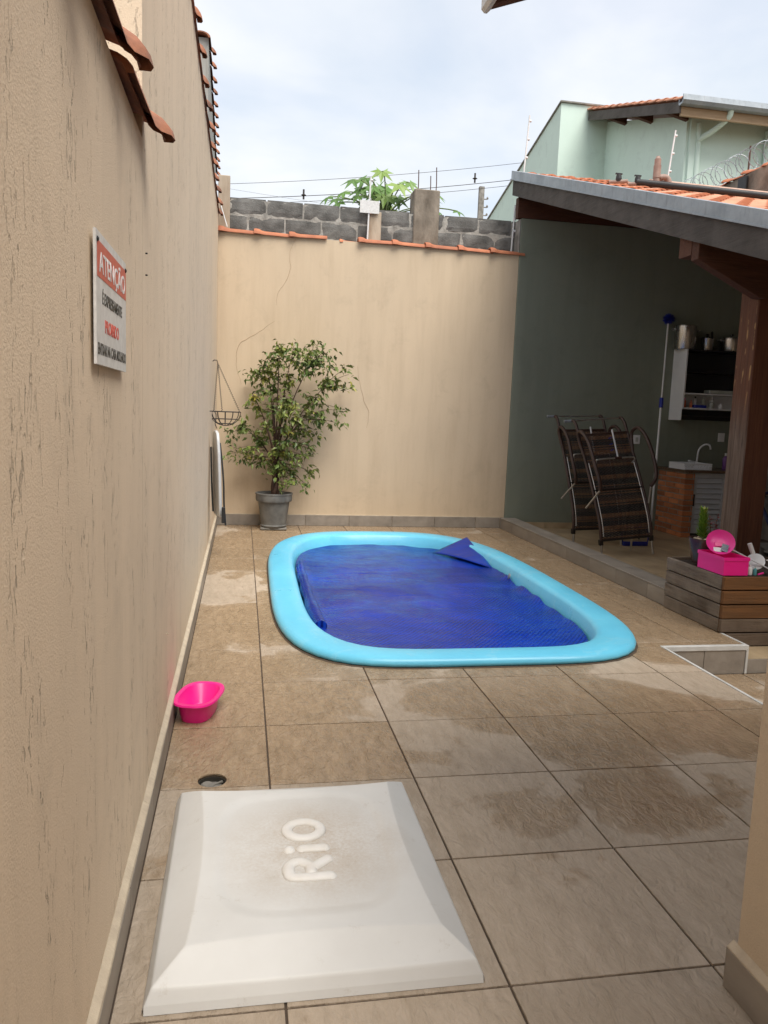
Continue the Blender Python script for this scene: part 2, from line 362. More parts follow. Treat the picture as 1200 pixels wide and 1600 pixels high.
# ------------------------------------------------------------------ geometry helpers
class MB:
    def __init__(s): s.v = []; s.f = []; s.mi = []; s.tint = None
    def add(s, vs, fs, mi=0):
        o = len(s.v); s.v += [tuple(x) for x in vs]
        for f in fs: s.f.append(tuple(o+i for i in f)); s.mi.append(mi)
        return s
    def box(s, x0, x1, y0, y1, z0, z1, mi=0):
        return s.add([(x0,y0,z0),(x1,y0,z0),(x1,y1,z0),(x0,y1,z0),(x0,y0,z1),(x1,y0,z1),(x1,y1,z1),(x0,y1,z1)],
              [(0,3,2,1),(4,5,6,7),(0,1,5,4),(1,2,6,5),(2,3,7,6),(3,0,4,7)], mi)
    def prism(s, pts, axis, a, b, mi=0):
        def P(p, h):
            if axis == 0: return (h, p[0], p[1])
            if axis == 1: return (p[0], h, p[1])
            return (p[0], p[1], h)
        n = len(pts); vs = [P(p, a) for p in pts]+[P(p, b) for p in pts]
        fs = [tuple(range(n))[::-1], tuple(range(n, 2*n))]+[(i, (i+1)%n, n+(i+1)%n, n+i) for i in range(n)]
        return s.add(vs, fs, mi)
    def tube(s, pts, r, n=8, closed=False, mi=0, flat=1.0):
        pts = [Vector(p) for p in pts]; k = len(pts)
        rs = r if hasattr(r, '__len__') else [r]*k
        vs = []; fs = []; ref = None
        for i, p in enumerate(pts):
            if closed: t = pts[(i+1)%k]-pts[i-1]
            else: t = pts[min(i+1, k-1)]-pts[max(i-1, 0)]
            t = t.normalized() if t.length > 1e-9 else Vector((0, 0, 1))
            if ref is None:
                ref = Vector((0, 0, 1)) if abs(t.z) < .9 else Vector((1, 0, 0))
            a = (ref-t*ref.dot(t))
            a = a.normalized() if a.length > 1e-6 else t.orthogonal().normalized()
            ref = a; b = t.cross(a)
            for j in range(n):
                an = 2*math.pi*j/n; vs.append(p+(a*math.cos(an)*flat+b*math.sin(an))*rs[i])
        m_ = k if closed else k-1
        for i in range(m_):
            for j in range(n):
                q = (i+1)%k; fs.append((i*n+j, i*n+(j+1)%n, q*n+(j+1)%n, q*n+j))
        if not closed: fs += [tuple(range(n))[::-1], tuple((k-1)*n+j for j in range(n))]
        return s.add(vs, fs, mi)
    def lathe(s, prof, c=(0, 0, 0), n=24, mi=0, axis=None):
        c = Vector(c); rot = Vector((0, 0, 1)).rotation_difference(Vector(axis).normalized()) if axis else None
        vs = []; fs = []; k = len(prof)
        for (r, z) in prof:
            for j in range(n):
                a = 2*math.pi*j/n; p = Vector((r*math.cos(a), r*math.sin(a), z))
                if rot: p = rot @ p
                vs.append(c+p)
        for i in range(k-1):
            for j in range(n): fs.append((i*n+j, i*n+(j+1)%n, (i+1)*n+(j+1)%n, (i+1)*n+j))
        fs += [tuple(range(n))[::-1], tuple((k-1)*n+j for j in range(n))]
        return s.add(vs, fs, mi)
    def grid(s, fn, nu, nv, mi=0):
        vs = [fn(i/nu, j/nv) for j in range(nv+1) for i in range(nu+1)]
        fs = [(j*(nu+1)+i, j*(nu+1)+i+1, (j+1)*(nu+1)+i+1, (j+1)*(nu+1)+i) for j in range(nv) for i in range(nu)]
        return s.add(vs, fs, mi)
    def build(s, name, mat, parent=None, smooth=None, bevel=0, off=None):
        o_ = Vector((0, 0, 0)); q = parent
        while q is not None: o_ += q.location; q = q.parent
        if off is not None: o_ += Vector(off)
        me = bpy.data.meshes.new(name)
        me.from_pydata([Vector(v)-o_ for v in s.v], [], s.f)
        mats = mat if isinstance(mat, (list, tuple)) else [mat]
        for m_ in mats: me.materials.append(m_)
        if len(mats) > 1: me.polygons.foreach_set('material_index', s.mi)
        if s.tint is not None:
            at = me.attributes.new('tint', 'FLOAT', 'POINT'); at.data.foreach_set('value', s.tint)
        bm = bmesh.new(); bm.from_mesh(me)
        if len(s.v) < 90000 and s.tint is None: bmesh.ops.recalc_face_normals(bm, faces=bm.faces)
        if bevel: bmesh.ops.bevel(bm, geom=list(bm.edges), offset=bevel, segments=1, affect='EDGES', profile=.5, clamp_overlap=True)
        bm.to_mesh(me); bm.free()
        if smooth:
            me.polygons.foreach_set('use_smooth', [True]*len(me.polygons)); me.set_sharp_from_angle(angle=R(smooth))
        me.update()
        o = bpy.data.objects.new(name, me); COL.objects.link(o)
        if off is not None: o.location = Vector(off)
        o.parent = parent
        return o
def tag(o, label, cat, group=None):
    o['label'] = label; o['category'] = cat
    if group: o['group'] = group
    return o
def thing(name, loc, label, cat, group=None):
    o = bpy.data.objects.new(name, None); COL.objects.link(o); o.location = loc; o.empty_display_size = .1
    return tag(o, label, cat, group)
def struct(o, kind='structure'): o['kind'] = kind; return o
def inst(name, me, loc, parent=None, rot=(0, 0, 0), scale=None):
    o = bpy.data.objects.new(name, me); COL.objects.link(o); off = Vector((0, 0, 0)); q = parent
    while q is not None: off += q.location; q = q.parent
    o.location = Vector(loc)-off; o.rotation_euler = rot
    if scale: o.scale = scale
    o.parent = parent; return o
def mesh_of(mb, name, mat, smooth=None, bevel=0):
    o = mb.build(name, mat, None, smooth, bevel); me = o.data; bpy.data.objects.remove(o); return me
def copy_tree(o, parent=None):
    c = o.copy(); COL.objects.link(c)
    if parent is not None: c.parent = parent
    for ch in list(o.children): copy_tree(ch, c)
    return c
def boolean(o, cutter):
    md = o.modifiers.new('cut', 'BOOLEAN'); md.operation = 'DIFFERENCE'; md.object = cutter; md.solver = 'EXACT'
def apply_mods(objs):
    dg = bpy.context.evaluated_depsgraph_get(); dg.update()
    res = [(o, bpy.data.meshes.new_from_object(o.evaluated_get(dg))) for o in objs]
    for o, me in res: o.modifiers.clear(); o.data = me
def bez(p0, p1, p2, n=8):
    p0, p1, p2 = Vector(p0), Vector(p1), Vector(p2)
    return [(1-t)**2*p0+2*t*(1-t)*p1+t*t*p2 for t in [i/n for i in range(n+1)]]
def smooth_path(pts, n=6):
    pts = [Vector(p) for p in pts]; out_ = []
    for i in range(len(pts)-1):
        p0 = pts[max(i-1, 0)]; p1 = pts[i]; p2 = pts[i+1]; p3 = pts[min(i+2, len(pts)-1)]
        for k in range(n):
            t = k/n
            out_.append(.5*((2*p1)+(p2-p0)*t+(2*p0-5*p1+4*p2-p3)*t*t+(3*p1-p0-3*p2+p3)*t**3))
    return out_+[pts[-1]]
def fbm(p, s=1.0): return noise.fractal(Vector(p)*s, 1.0, 2.0, 4)

# ------------------------------------------------------------------ ground
g = MB(); g.grid(lambda u, v: ((u-.5)*900, (v-.5)*900+100, -.42), 8, 8)
struct(g.build('ground', M['ground']))

# ------------------------------------------------------------------ pool outline (egg-shaped rounded rectangle)
PCX, PCY, PA, PB = 1.555, 6.85, 1.305, 2.475
def pool_pt(a, d):                 # outline inset by d at angle a
    c, s_ = math.cos(a), math.sin(a)
    n_ = 3.1 if s_ > 0 else 4.6
    ra, rb = PA-d, PB-d
    r_ = (abs(c/ra)**n_+abs(s_/rb)**n_)**(-1/n_)
    x, y = r_*c, r_*s_
    if x > 0 : x *= 1.0-.028*max(0, y)/PB
    return PCX+x+.012*(y), PCY+y
NP = 128
def ring(d, z): return [(*pool_pt(2*math.pi*k/NP, d), z) for k in range(NP)]
cutm = MB(); cutm.prism([p[:2] for p in ring(.12, 0)], 2, -2, 2)
cutter = cutm.build('cutter', M['hole'])
dcm = MB(); dcm.lathe([(.058, -1), (.058, 1)], (-.10, 3.075, 0), 28)
dcut = dcm.build('cutter', M['hole'])

# ------------------------------------------------------------------ deck with tiles, each its own piece
db = MB()
db.prism([(-.35, -3), (2.835, -3), (2.835, 4.715), (3.475, 4.715), (3.475, 5.02), (3.58, 5.02), (3.58, 10.12), (-.35, 10.12)], 2, -.30, -.006)
deck = struct(db.build('pool_deck', M['grout']))
boolean(deck, cutter)
cut_list = [deck]
def slab_mesh(sx, sy, h, mat, name, bev=.004):
    b = MB(); b.box(-sx/2, sx/2, -sy/2, sy/2, -h, 0); return mesh_of(b, name, mat, None, bev)
tile_cache = {}
def tile_at(x0, x1, y0, y1, parent, mat, z=0, name='floor_tile', gap=.0075, h=.012, bev=.0012):
    sx, sy = round(x1-x0-gap, 4), round(y1-y0-gap, 4)
    key = (sx, sy, mat.name, h)
    if key not in tile_cache: tile_cache[key] = slab_mesh(sx, sy, h, mat, name, bev)
    o = inst(name, tile_cache[key], ((x0+x1)/2, (y0+y1)/2, z+random.uniform(-.0008, .0008)), parent)
    return o
xs = [-.303, .131, .731, 1.331, 1.931, 2.531]
ys = [4.211+.6*k for k in range(-10, 10)]
for xi in range(6):
    for yi in range(len(ys)):
        x0 = xs[xi]; x1 = xs[xi+1] if xi < 5 else (2.835 if ys[yi] < 4.7 else 3.131)
        y0 = ys[yi]; y1 = min(y0+.6, 10.10)
        if y1-y0 < .05: continue
        boxes = [(x0, x1, y0, y1)]
        if xi == 5 and y0 < 4.715 < y1: boxes = [(x0, 2.835, y0, 4.715), (x0, 3.131, 4.715, y1)]
        if xi == 5 and abs(y0-4.211) < .01: boxes = [(x0, 2.835, y0, 4.715), (x0, 3.131, 4.715, y1)]
        for bx in boxes:
            if bx[3]-bx[2] < .05: continue
            cx, cy = (bx[0]+bx[1])/2, (bx[2]+bx[3])/2
            corners = [(x, y) for x in (bx[0], bx[1]) for y in (bx[2], bx[3])]
            def inside(x, y, d):
                a = math.atan2(y-PCY, x-PCX); px, py = pool_pt(a, d)
                return math.hypot(x-PCX, y-PCY) < math.hypot(px-PCX, py-PCY)
            if all(inside(x, y, .17) for x, y in corners): continue
            t_ = tile_at(*bx, deck, M['tile'])
            smp = [(bx[0]+(bx[1]-bx[0])*i/6, bx[2]+(bx[3]-bx[2])*j/6) for i in range(7) for j in range(7)]
            if any(inside(x, y, .10) for x, y in smp):
                t_.data = t_.data.copy(); boolean(t_, cutter); cut_list.append(t_)
            if bx[0] < -.1 < bx[1] and bx[2] < 3.1 and bx[3] > 3.0:
                t_.data = t_.data.copy(); boolean(t_, dcut); cut_list.append(t_)
for yi in range(len(ys)):
    y0 = ys[yi]; y1 = min(y0+.6, 10.1)
    if y1 < 4.75 or y1-y0 < .05: continue
    y0 = max(y0, 4.715)
    x1 = 3.475 if y1 <= 5.1 else 3.492
    tile_at(3.131, x1, y0, y1, deck, M['tile'])
boolean(deck, dcut)
apply_mods(cut_list)
bpy.data.objects.remove(cutter); bpy.data.objects.remove(dcut)
# white trim on the deck edges
for (a, b_) in ((((2.835, 2.853), (-1, 4.733)), (-.03, .004)), (((2.8531, 3.492), (4.697, 4.733)), (-.03, .004)), (((3.475, 3.493), (4.7331, 5.02)), (-.03, .004)), (((3.474, 3.492), (4.697, 4.715)), (-.20, -.0301))):
    tb = MB(); tb.box(a[0][0], a[0][1], a[1][0], a[1][1], b_[0], b_[1]); tb.build('trim_strip', M['white_trim'], deck, bevel=.002)
for (x0, x1) in ((2.86, 3.155), (3.16, 3.47)):
    tb = MB(); tb.box(x0, x1, 4.704, 4.714, -.2, -.031); tb.build('riser_tile', M['kerb_tile'], deck)

# lower floor and step on the right
lb = MB(); lb.box(2.836, 7, -3, 4.70, -.36, -.206)
low = struct(lb.build('lower_floor', M['grout']))
for i in range(7):
    for j in range(6):
        x0 = 2.856+.6*i; y1 = 4.70-.6*j
        if y1-.6 < 1.5: continue
        tile_at(x0, x0+.6, y1-.6, y1, low, M['tile'], z=-.2)
sb = MB(); sb.box(3.494, 7, 4.72, 5.06, -.36, -.108)
step = struct(sb.build('step', M['grout']))
for i in range(6):
    tile_at(3.495+.6*i, 4.095+.6*i, 4.722, 5.0, step, M['patio_tile'], z=-.1, name='tread_tile')
    tb = MB(); tb.box(3.497+.6*i, 4.092+.6*i, 4.707, 4.7195, -.2, -.102); tb.build('riser_tile', M['kerb_tile'], step)
    if i: 
        tb = MB(); tb.box(3.497+.6*i, 4.092+.6*i, 5.0605, 5.072, -.1, -.002); tb.build('riser_tile', M['kerb_tile'], step)

# covered patio floor
pb = MB(); pb.box(3.581, 7.0, 5.0605, 10.12, -.36, -.006)
patio = struct(pb.build('patio_floor', M['grout']))
for i in range(8):
    for j in range(12):
        x0 = 3.715+.43*i; y1 = 10.1-.43*j
        if y1-.43 < 5.06 or x0+.43 > 7.1: continue
        tile_at(x0, min(x0+.43, 6.99), y1-.43, y1, patio, M['patio_tile'], gap=.003)

# kerb
kb = MB(); kb.box(3.505, 3.703, 5.79, 10.095, -.1, .132)
kerb = struct(kb.build('kerb', M['grout']))
y = 10.09; k = 0
while y > 5.8:
    l_ = .58 if k else .5
    y0 = max(y-l_, 5.79)
    tb = MB(); tb.box(3.492, 3.5045, y0+.004, y, 0, .130); tb.build('kerb_face_tile', M['kerb_tile'], kerb, bevel=.002, off=(3.5, y0, 0))
    y = y0; k += 1
y = 10.09; k = 0
while y > 5.8:
    l_ = .6 if k else .35
    y0 = max(y-l_, 5.79)
    tb = MB(); tb.box(3.489, 3.709, y0+.003, y, .1325, .143); tb.build('kerb_top_tile', M['kerb_tile'], kerb, bevel=.002, off=(3.6, y0, 0))
    tb = MB(); tb.box(3.7035, 3.711, y0+.003, y, .0, .132); tb.build('kerb_back_tile', M['kerb_tile'], kerb, off=(3.7, y0, 0))
    y = y0; k += 1

# ------------------------------------------------------------------ coping tile mesh (long half-round tile with a flared collar)
def cope_mesh(L_, w_, h_, axis, name, mat, flip=1):
    b = MB(); n_ = 10
    prof = [(0.0, .80), (.72, .86), (.80, .95), (.86, 1.18), (.95, 1.24), (1.0, 1.16)]
    vs = []; fs = []
    for (t, s_) in prof:
        for layer in (1.0, .80):
            for j in range(n_+1):
                a = math.pi*j/n_
                q = (-math.cos(a)*w_*s_*layer, math.sin(a)*h_*s_*layer)
                tt = (t if flip > 0 else 1-t)*L_
                vs.append((q[0], tt, q[1]) if axis == 1 else (tt, q[0], q[1]))
    W = 2*(n_+1)
    for i in range(len(prof)-1):
        for j in range(n_):
            fs.append((i*W+j, i*W+j+1, (i+1)*W+j+1, (i+1)*W+j))
            fs.append((i*W+n_+1+j, (i+1)*W+n_+1+j, (i+1)*W+n_+2+j, i*W+n_+2+j))
    for i in (0, len(prof)-1):
        for j in range(n_): fs.append((i*W+j, i*W+j+1, i*W+n_+2+j, i*W+n_+1+j))
    b.add(vs, fs); return mesh_of(b, name, mat, 50)

# ------------------------------------------------------------------ left boundary walls
XW = -.325
nw = thing('boundary_wall', (XW, 0, 0), 'low near stretch of scratched beige plaster wall on the left carrying the warning sign', 'wall')
b = MB(); b.box(XW-.16, XW, -3.2, 2.69, -.3, 2.35); b.build('plaster', M['wall_left'], nw)
cm = cope_mesh(.56, .125, .07, 1, 'coping_tile', M['clay_old'])
for k in range(11):
    inst('coping_tile', cm, (XW-.055, 2.70-.555*(k+1)+.03, 2.343), nw, (R(random.uniform(-1.5, 1.5)), 0, R(random.uniform(-1, 1))))
tw = thing('boundary_wall', (XW, 2.692, 0), 'tall far stretch of beige plaster wall on the left with a clay tile coping', 'wall')
b = MB(); b.box(XW-.32, XW, 2.692, 10.12, -.3, 3.84); b.build('plaster', M['wall_left'], tw)
cm2 = cope_mesh(.50, .11, .075, 1, 'coping_tile', M['clay_old'])
for k in range(16):
    inst('coping_tile', cm2, (XW-.075, 10.10-.487*(k+1), 3.835), tw, (R(random.uniform(-1.2, 1.2)), 0, R(random.uniform(-1.2, 1.2))))
b = MB(); b.box(XW-.30, XW+.012, 2.72, 10.1, 3.8405, 3.862); b.build('mortar_bed', M['clay_old'], tw)
# skirting tiles + cream ledge along the left wall
y = -1.39
while y < 10.05:
    y1 = min(y+.6, 10.098); par = nw if y < 2.5 else tw
    b = MB(); b.box(XW+.008, XW+.022, y, y1-.004, .0005, .108); b.build('skirting_tile', M['kerb_tile'], par, bevel=.002, off=(0, y, 0))
    y = y1
for (a, c_, par) in ((-3, 2.689, nw), (2.691, 10.09, tw)):
    b = MB()
    n_ = int((c_-a)/.08)
    for i in range(n_+1):
        yy = a+(c_-a)*i/n_; wv = .003*fbm((yy*3, 0, 1)); hv = .006*fbm((yy*2, 3, 0))
        b.v += [(XW-.002, yy, .109), (XW+.021+wv*.6, yy, .109), (XW+.019+wv*.6, yy, .116+hv), (XW-.002, yy, .132+hv)]
        if i:
            o_ = 4*i
            for q in range(4): b.f.append((o_-4+q, o_-4+(q+1)%4, o_+(q+1)%4, o_+q)); b.mi.append(0)
    b.build('mortar_ledge', M['cream'], par)
# nail stubs and small holes
for (yy, zz) in ((3.55, .48), (2.77, 2.01), (2.77, 1.94)):
    b = MB(); b.lathe([(.0025, 0), (.003, .006), (.0012, .008)], (XW, yy, zz), 8, axis=(1, 0, 0)); b.build('wall_plug', M['dark_wire'] if zz > 1 else M['cream'], tw)

# ------------------------------------------------------------------ back wall
bw = thing('back_wall', (1.6, 10.1, 0), 'beige plaster wall at the far end behind the pool with an orange tile coping', 'wall')
b = MB(); b.box(XW+.001, 3.553, 10.115, 10.24, -.3, 3.64); b.build('plaster', M['wall_back'], bw)
cm3 = cope_mesh(.475, .085, .062, 0, 'coping_tile', M['clay'], -1)
for k in range(9):
    if k == 3: 
        inst('coping_tile', cm3, (-.33+.435*k+.2, 10.165, 3.625), bw, (0, R(1), 0), (.5, .6, .6)); continue
    inst('coping_tile', cm3, (-.33+.435*k, 10.15, 3.632+.008*random.random()), bw, (0, R(random.uniform(-1.2, 1.2)), R(random.uniform(-1.2, 1.2))))
x = XW+.03; k = 0
for x0, x1 in ((-.31, .245), (.25, .825), (.83, 1.405), (1.41, 1.985), (1.99, 2.565), (2.57, 3.145), (3.15, 3.488)):
    b = MB(); b.box(x0, x1, 10.1, 10.1145, .0005, .14); b.build('skirting_tile', M['kerb_tile'], bw, bevel=.002, off=(x0, 10.1, 0))
b = MB(); b.box(XW+.032, 3.488, 10.1005, 10.1145, .1405, .15); b.build('mortar_ledge', M['cream'], bw)
# thin plaster cracks and patched scars
def crack(pts, w_, mat, parent, y_=10.1148):
    b = MB(); pts = smooth_path([(p[0], y_, p[1]) for p in pts], 8)
    pts = [p+Vector((.012*fbm((p.z*9, p.x*5, 1)), 0, .006*fbm((p.x*9, 2, p.z*7)))) for p in pts]
    b.tube(pts, [w_*(1-.7*abs(2*i/len(pts)-1)) for i in range(len(pts))], 5); return b.build('plaster_crack', mat, parent)
M['crack'] = simple('crack', (.42, .31, .21), (.36, .26, .17), 20, .9)
crack([(.62, 3.62), (.56, 3.45), (.55, 3.2), (.42, 2.95), (.40, 2.8)], .003, M['crack'], bw)
crack([(.38, 2.60), (.22, 2.48), (.05, 2.36), (-.06, 2.28), (-.08, 2.0), (-.02, 1.8)], .004, M['crack'], bw)
crack([(1.45, 2.1), (1.52, 1.75), (1.62, 1.5), (1.6, 1.3)], .0035, M['crack'], bw)

# ------------------------------------------------------------------ dark green patio wall
gw = thing('patio_wall', (5, 10.1, 0), 'dark green roughcast wall behind the loungers under the patio roof', 'wall')
b = MB(); b.box(3.556, 7.0, 10.101, 10.26, -.3, 4.10); b.build('plaster', M['wall_green'], gw, bevel=.006)
b = MB(); b.box(3.535, 3.5555, 10.105, 10.30, 3.66, 4.09); b.build('unpainted_end', M['concrete'], gw, bevel=.006)
x = 3.712
for k in range(4):
    b = MB(); b.box(x, x+.426, 10.088, 10.1, .0005, .085); b.build('skirting_tile', M['patio_tile'], gw, off=(x, 10.1, 0)); x += .43
def plate(x, z, label, kind):
    t = thing('switch_plate', (x, 10.1, z), label, 'wall plate')
    b = MB(); b.box(x-.05, x+.05, 10.088, 10.1005, z-.062, z+.062); b.build('cover_plate', M['white'], t, bevel=.003)
    b = MB(); b.box(x-.02, x+.02, 10.083, 10.0878, z-.03, z+.03); b.build('rocker' if kind else 'socket', M['white'] if kind else M['clear'], t, bevel=.002)
plate(6.72, 1.34, 'white switch plate on the green wall above the tap', 1)
plate(5.42, 1.27, 'white socket plate on the green wall behind the right lounger arm', 0)

# ------------------------------------------------------------------ things beyond the back wall
cb = thing('block_wall', (1.6, 10.4, 0), 'unplastered grey concrete block wall showing above the beige back wall', 'wall')
b = MB(); b.grid(lambda u, v: (-.6+u*7.8, 10.306+.007*fbm((u*60, v*30, 0)), -.3+v*4.385), 260, 120); b.box(-.6, 7.2, 10.322, 10.46, -.3, 4.088); b.build('mortar_core', M['mortar'], cb)
bm_cache = {}
def block(x0, x1, z0, z1):
    key = (round(x1-x0, 3), round(z1-z0, 3), random.randint(0, 2))
    if key not in bm_cache:
        q = MB(); nx = 8; nz = 4; sx, sz = x1-x0, z1-z0
        def fn(u, v):
            e = min(u, 1-u, v, 1-v)
            return ((u-.5)*sx+.004*fbm((u*5, v*5, key[2]), 3), -.02+.006*fbm((u*4, v*4, key[2]*3), 3)+(.008 if e < .01 else 0), (v-.5)*sz+.004*fbm((v*5, u*7, key[2]+9), 3))
        q.grid(fn, nx, nz)
        q.box(-sx/2, sx/2, -.012, .155, -sz/2, sz/2)
        bm_cache[key] = mesh_of(q, 'block', M['block'])
    inst('block', bm_cache[key], ((x0+x1)/2, 10.318, (z0+z1)/2), cb, (0, R(random.uniform(-.7, .7)), 0))
x = -.19
while x < 3.9:
    x1 = x+.462
    if not (x < 2.1 < x1+.1 and x1 > 2.16 and False): block(x, x1-.02, 3.912, 4.102)
    x = x1
x = -.42
while x < 3.9:
    block(x, x+.444, 3.69, 3.885); x += .462
# rebar column
rc = thing('concrete_column', (2.32, 10.4, 0), 'stained concrete column with rusty bars sticking out above the block wall', 'column')
b = MB(); q = b.box(2.15, 2.49, 10.275, 10.56, -.3, 4.40); b.build('shaft', M['stained_concrete'], rc, bevel=.012)
for (x, z, yy) in ((2.205, 4.63, 10.34), (2.235, 4.69, 10.48), (2.40, 4.63, 10.48), (2.445, 4.70, 10.34)):
    b = MB(); b.tube([(x, yy, 4.3), (x+.004, yy, 4.5), (x+random.uniform(-.01, .01), yy, z)], .0065, 6); b.build('rebar', M['rebar'], rc)
fp = tag(MB().box(1.555, 1.722, 10.255, 10.315, -.3, 4.06).build('concrete_post', M['old_post'], None, bevel=.006), 'short pale concrete post in front of the blocks beside the white fence sign', 'post')
fp2 = tag(MB().box(-.335, -.19, 10.255, 10.318, -.3, 4.345).build('concrete_post', M['old_post'], None, bevel=.008), 'pale concrete post rising at the corner of the back wall and tall left wall', 'post')
def fence_pole(base, top, label, rings=3, r=.011, sign=False):
    t = thing('fence_pole', base, label, 'fence pole', 'electric fence poles')
    b = MB(); b.tube([base, top], r, 8); b.build('rod', M['white_pole'], t)
    B, T = Vector(base), Vector(top)
    for k in range(rings):
        p = B.lerp(T, .45+.5*k/max(1, rings-1))
        b = MB(); b.lathe([(.008, -.03), (.017, -.028), (.017, -.018), (.010, -.014), (.017, -.01), (.017, 0), (.008, .002)], p+Vector((.03, 0, 0)), 10, axis=(1, 0, 0)); b.build('insulator', M['white'], t, 40)
    return t
p1 = fence_pole((1.545, 10.24, 3.68), (1.565, 10.24, 4.48), 'white fence pole carrying a small blank white sign', 2)
sg = tag(MB().box(1.435, 1.685, 10.222, 10.2275, 4.03, 4.185).build('fence_sign', M['sign_white'], None), 'small white sign wired to the fence pole above the back wall', 'sign')
fence_pole((3.495, 10.27, 3.7), (3.515, 10.27, 4.30), 'white fence pole in the corner under the end of the roof board', 3)
fence_pole((3.63, 10.43, 4.1), (3.70, 10.43, 5.50), 'white fence pole leaning above the top end of the patio roof', 4)
fence_pole((5.68, 10.43, 4.1), (5.82, 10.43, 5.52), 'thin fence pole rising behind the roof vent against the mint wall', 4)
# neighbour's tall wall, far left
nb = thing('neighbour_wall', (-.55, 11, 0), 'tall grey rendered wall with tile edge seen beyond the left wall coping', 'wall')
b = MB(); b.prism([(-.50, 11.0), (-.80, 11.0), (-.90, 17.0), (-.60, 17.0)], 2, -.3, 6.22); b.build('plaster', M['wall_grey'], nb)
cm4 = cope_mesh(.5, .16, .09, 1, 'coping_tile', M['clay_old'])
for k in range(13):
    y_ = 10.93+.47*k; inst('coping_tile', cm4, (-.60-.1*(k*.47/6), y_, 6.20), nb, (R(random.uniform(-1, 1)), 0, R(1)))
# white stay wire by the corner
b = MB(); b.tube([(-.30, 10.24, 3.98), (-.22, 10.2, 3.72)], .006, 6); tag(b.build('stay_wire', M['white_pole']), 'short white stay wire slanting down at the far left wall corner', 'wire')

# papaya plant
pp = thing('papaya_tree', (2.0, 11.6, 0), 'papaya tree with large lobed leaves peeping over the block wall', 'tree')
b = MB(); b.tube(smooth_path([(2.0, 11.6, -.3), (2.03, 11.6, 2), (1.98, 11.6, 4.0), (2.0, 11.6, 4.65)]), .05, 8); b.build('trunk', M['stem'], pp)
def lobed(c, d, size, mb, tint, tilt=.4):
    # palmate leaf with seven pointed lobes
    d = Vector(d).normalized(); side = d.cross(Vector((0, 0, 1))).normalized(); n_ = side.cross(d)
    n_ = (n_+Vector((0, -tilt, 0))).normalized(); side = d.cross(n_).normalized()
    pts = [Vector(c)]
    angs = [-150, -128, -100, -72, -50, -25, 0, 25, 50, 72, 100, 128, 150]
    for i, a in enumerate(angs):
        r_ = (size*(1 if abs(a) < 60 else .8) if i % 2 == 0 else size*.42)
        a = R(a); p = Vector(c)+(d*math.cos(a)+side*math.sin(a))*r_-n_*.28*r_*r_/size
        pts.append(p)
    mb.add(pts, [(0, i, i+1) for i in range(1, len(angs))]); mb.tint += [max(0, min(1, tint+random.uniform(-.12, .12)))]*len(pts)
pl = []
for (x, z, s_) in ((1.30, 4.42, .20), (1.42, 4.30, .17), (1.55, 4.52, .22), (1.72, 4.62, .22), (1.78, 4.42, .22), (1.90, 4.68, .22), (1.98, 4.50, .24), (2.08, 4.62, .23), (2.12, 4.36, .22), (2.05, 4.25, .22), (1.85, 4.25, .22), (2.25, 4.55, .2), (2.52, 4.52, .22), (2.60, 4.42, .18), (2.56, 4.18, .16), (2.75, 4.1, .16), (1.62, 4.32, .18), (1.48, 4.45, .2), (1.68, 4.48, .24), (1.88, 4.55, .26), (2.02, 4.40, .26), (1.75, 4.28, .24), (2.1, 4.48, .26), (2.66, 4.28, .2), (2.48, 4.36, .24), (2.85, 4.2, .16), (1.95, 4.36, .25), (1.36, 4.28, .18)):
    yy = 11.6+random.uniform(-.45, .3); z += .20; c = Vector((2.0+(x-2.0)*1.15, yy, z))
    b = MB(); b.tube(bez((2.0, 11.6, 4.2+.15*random.random()), ((x+2)/2, yy, z+.08), c), .009, 5); b.build('leaf_stalk', M['stem'], pp)
    q = MB(); q.tint = []; lobed(c, (x-2.0+random.uniform(-.1, .1), (yy-11.6)*.6-.15, -.35), s_, q, random.choice((.2, .35, .5, .7)))
    q.build('leaf', M['papaya'], pp)

# utility pole and power lines
up_ = thing('utility_pole', (11.85, 40, -.4), 'distant concrete utility pole standing beyond the block wall', 'utility pole')
b = MB(); b.box(11.72, 11.98, 39.9, 40.1, -.4, 13.1); b.build('shaft', M['concrete'], up_)
for zz in (11.7, 12.1, 12.5):
    b = MB(); b.tube([(11.98, 39.95, zz), (12.15, 39.95, zz)], .03, 6); b.lathe([(.04, 0), (.06, .05), (.03, .12)], (12.17, 39.95, zz), 8); b.build('insulator', M['concrete'], up_)
def line(p0, p1, sag, label, r=.012):
    pts = [Vector(p0).lerp(Vector(p1), i/20)-Vector((0, 0, sag*4*(i/20)*(1-i/20))) for i in range(21)]
    b = MB(); b.tube(pts, r*.65, 5); return tag(b.build('power_line', M['dark_wire']), label, 'power line', 'power lines crossing the sky')
line((-12, 30, 8.6), (13, 30, 11.75), .55, 'highest of the power lines above the block wall', .012)
line((-12, 30, 8.3), (13, 30, 11.15), .62, 'middle power line above the block wall carrying the spacers', .018)
line((-12, 30, 8.1), (13, 30, 10.95), .62, 'lower power line just under the spacer line', .013)
line((-12, 31, 10.8), (13, 31, 9.0), .4, 'faint sagging line dropping to the right above the papaya', .006)
line((5, 36, 8.6), (22, 42, 12.0), .3, 'power line running to the distant utility pole', .02)
for (x, z) in ((8.6, 10.35), (2.1, 9.2)):
    b = MB(); b.tube([(x, 30, z-.02), (x, 30, z+.33)], .035, 6); b.lathe([(.02, 0), (.10, .03), (.02, .08)], (x, 30, z+.10), 8)
    tag(b.build('line_spacer', M['dark_wire']), 'small dark spacer on the power lines left of the mint house' if x > 5 else 'small dark spacer on the power lines above the left blocks', 'spacer')

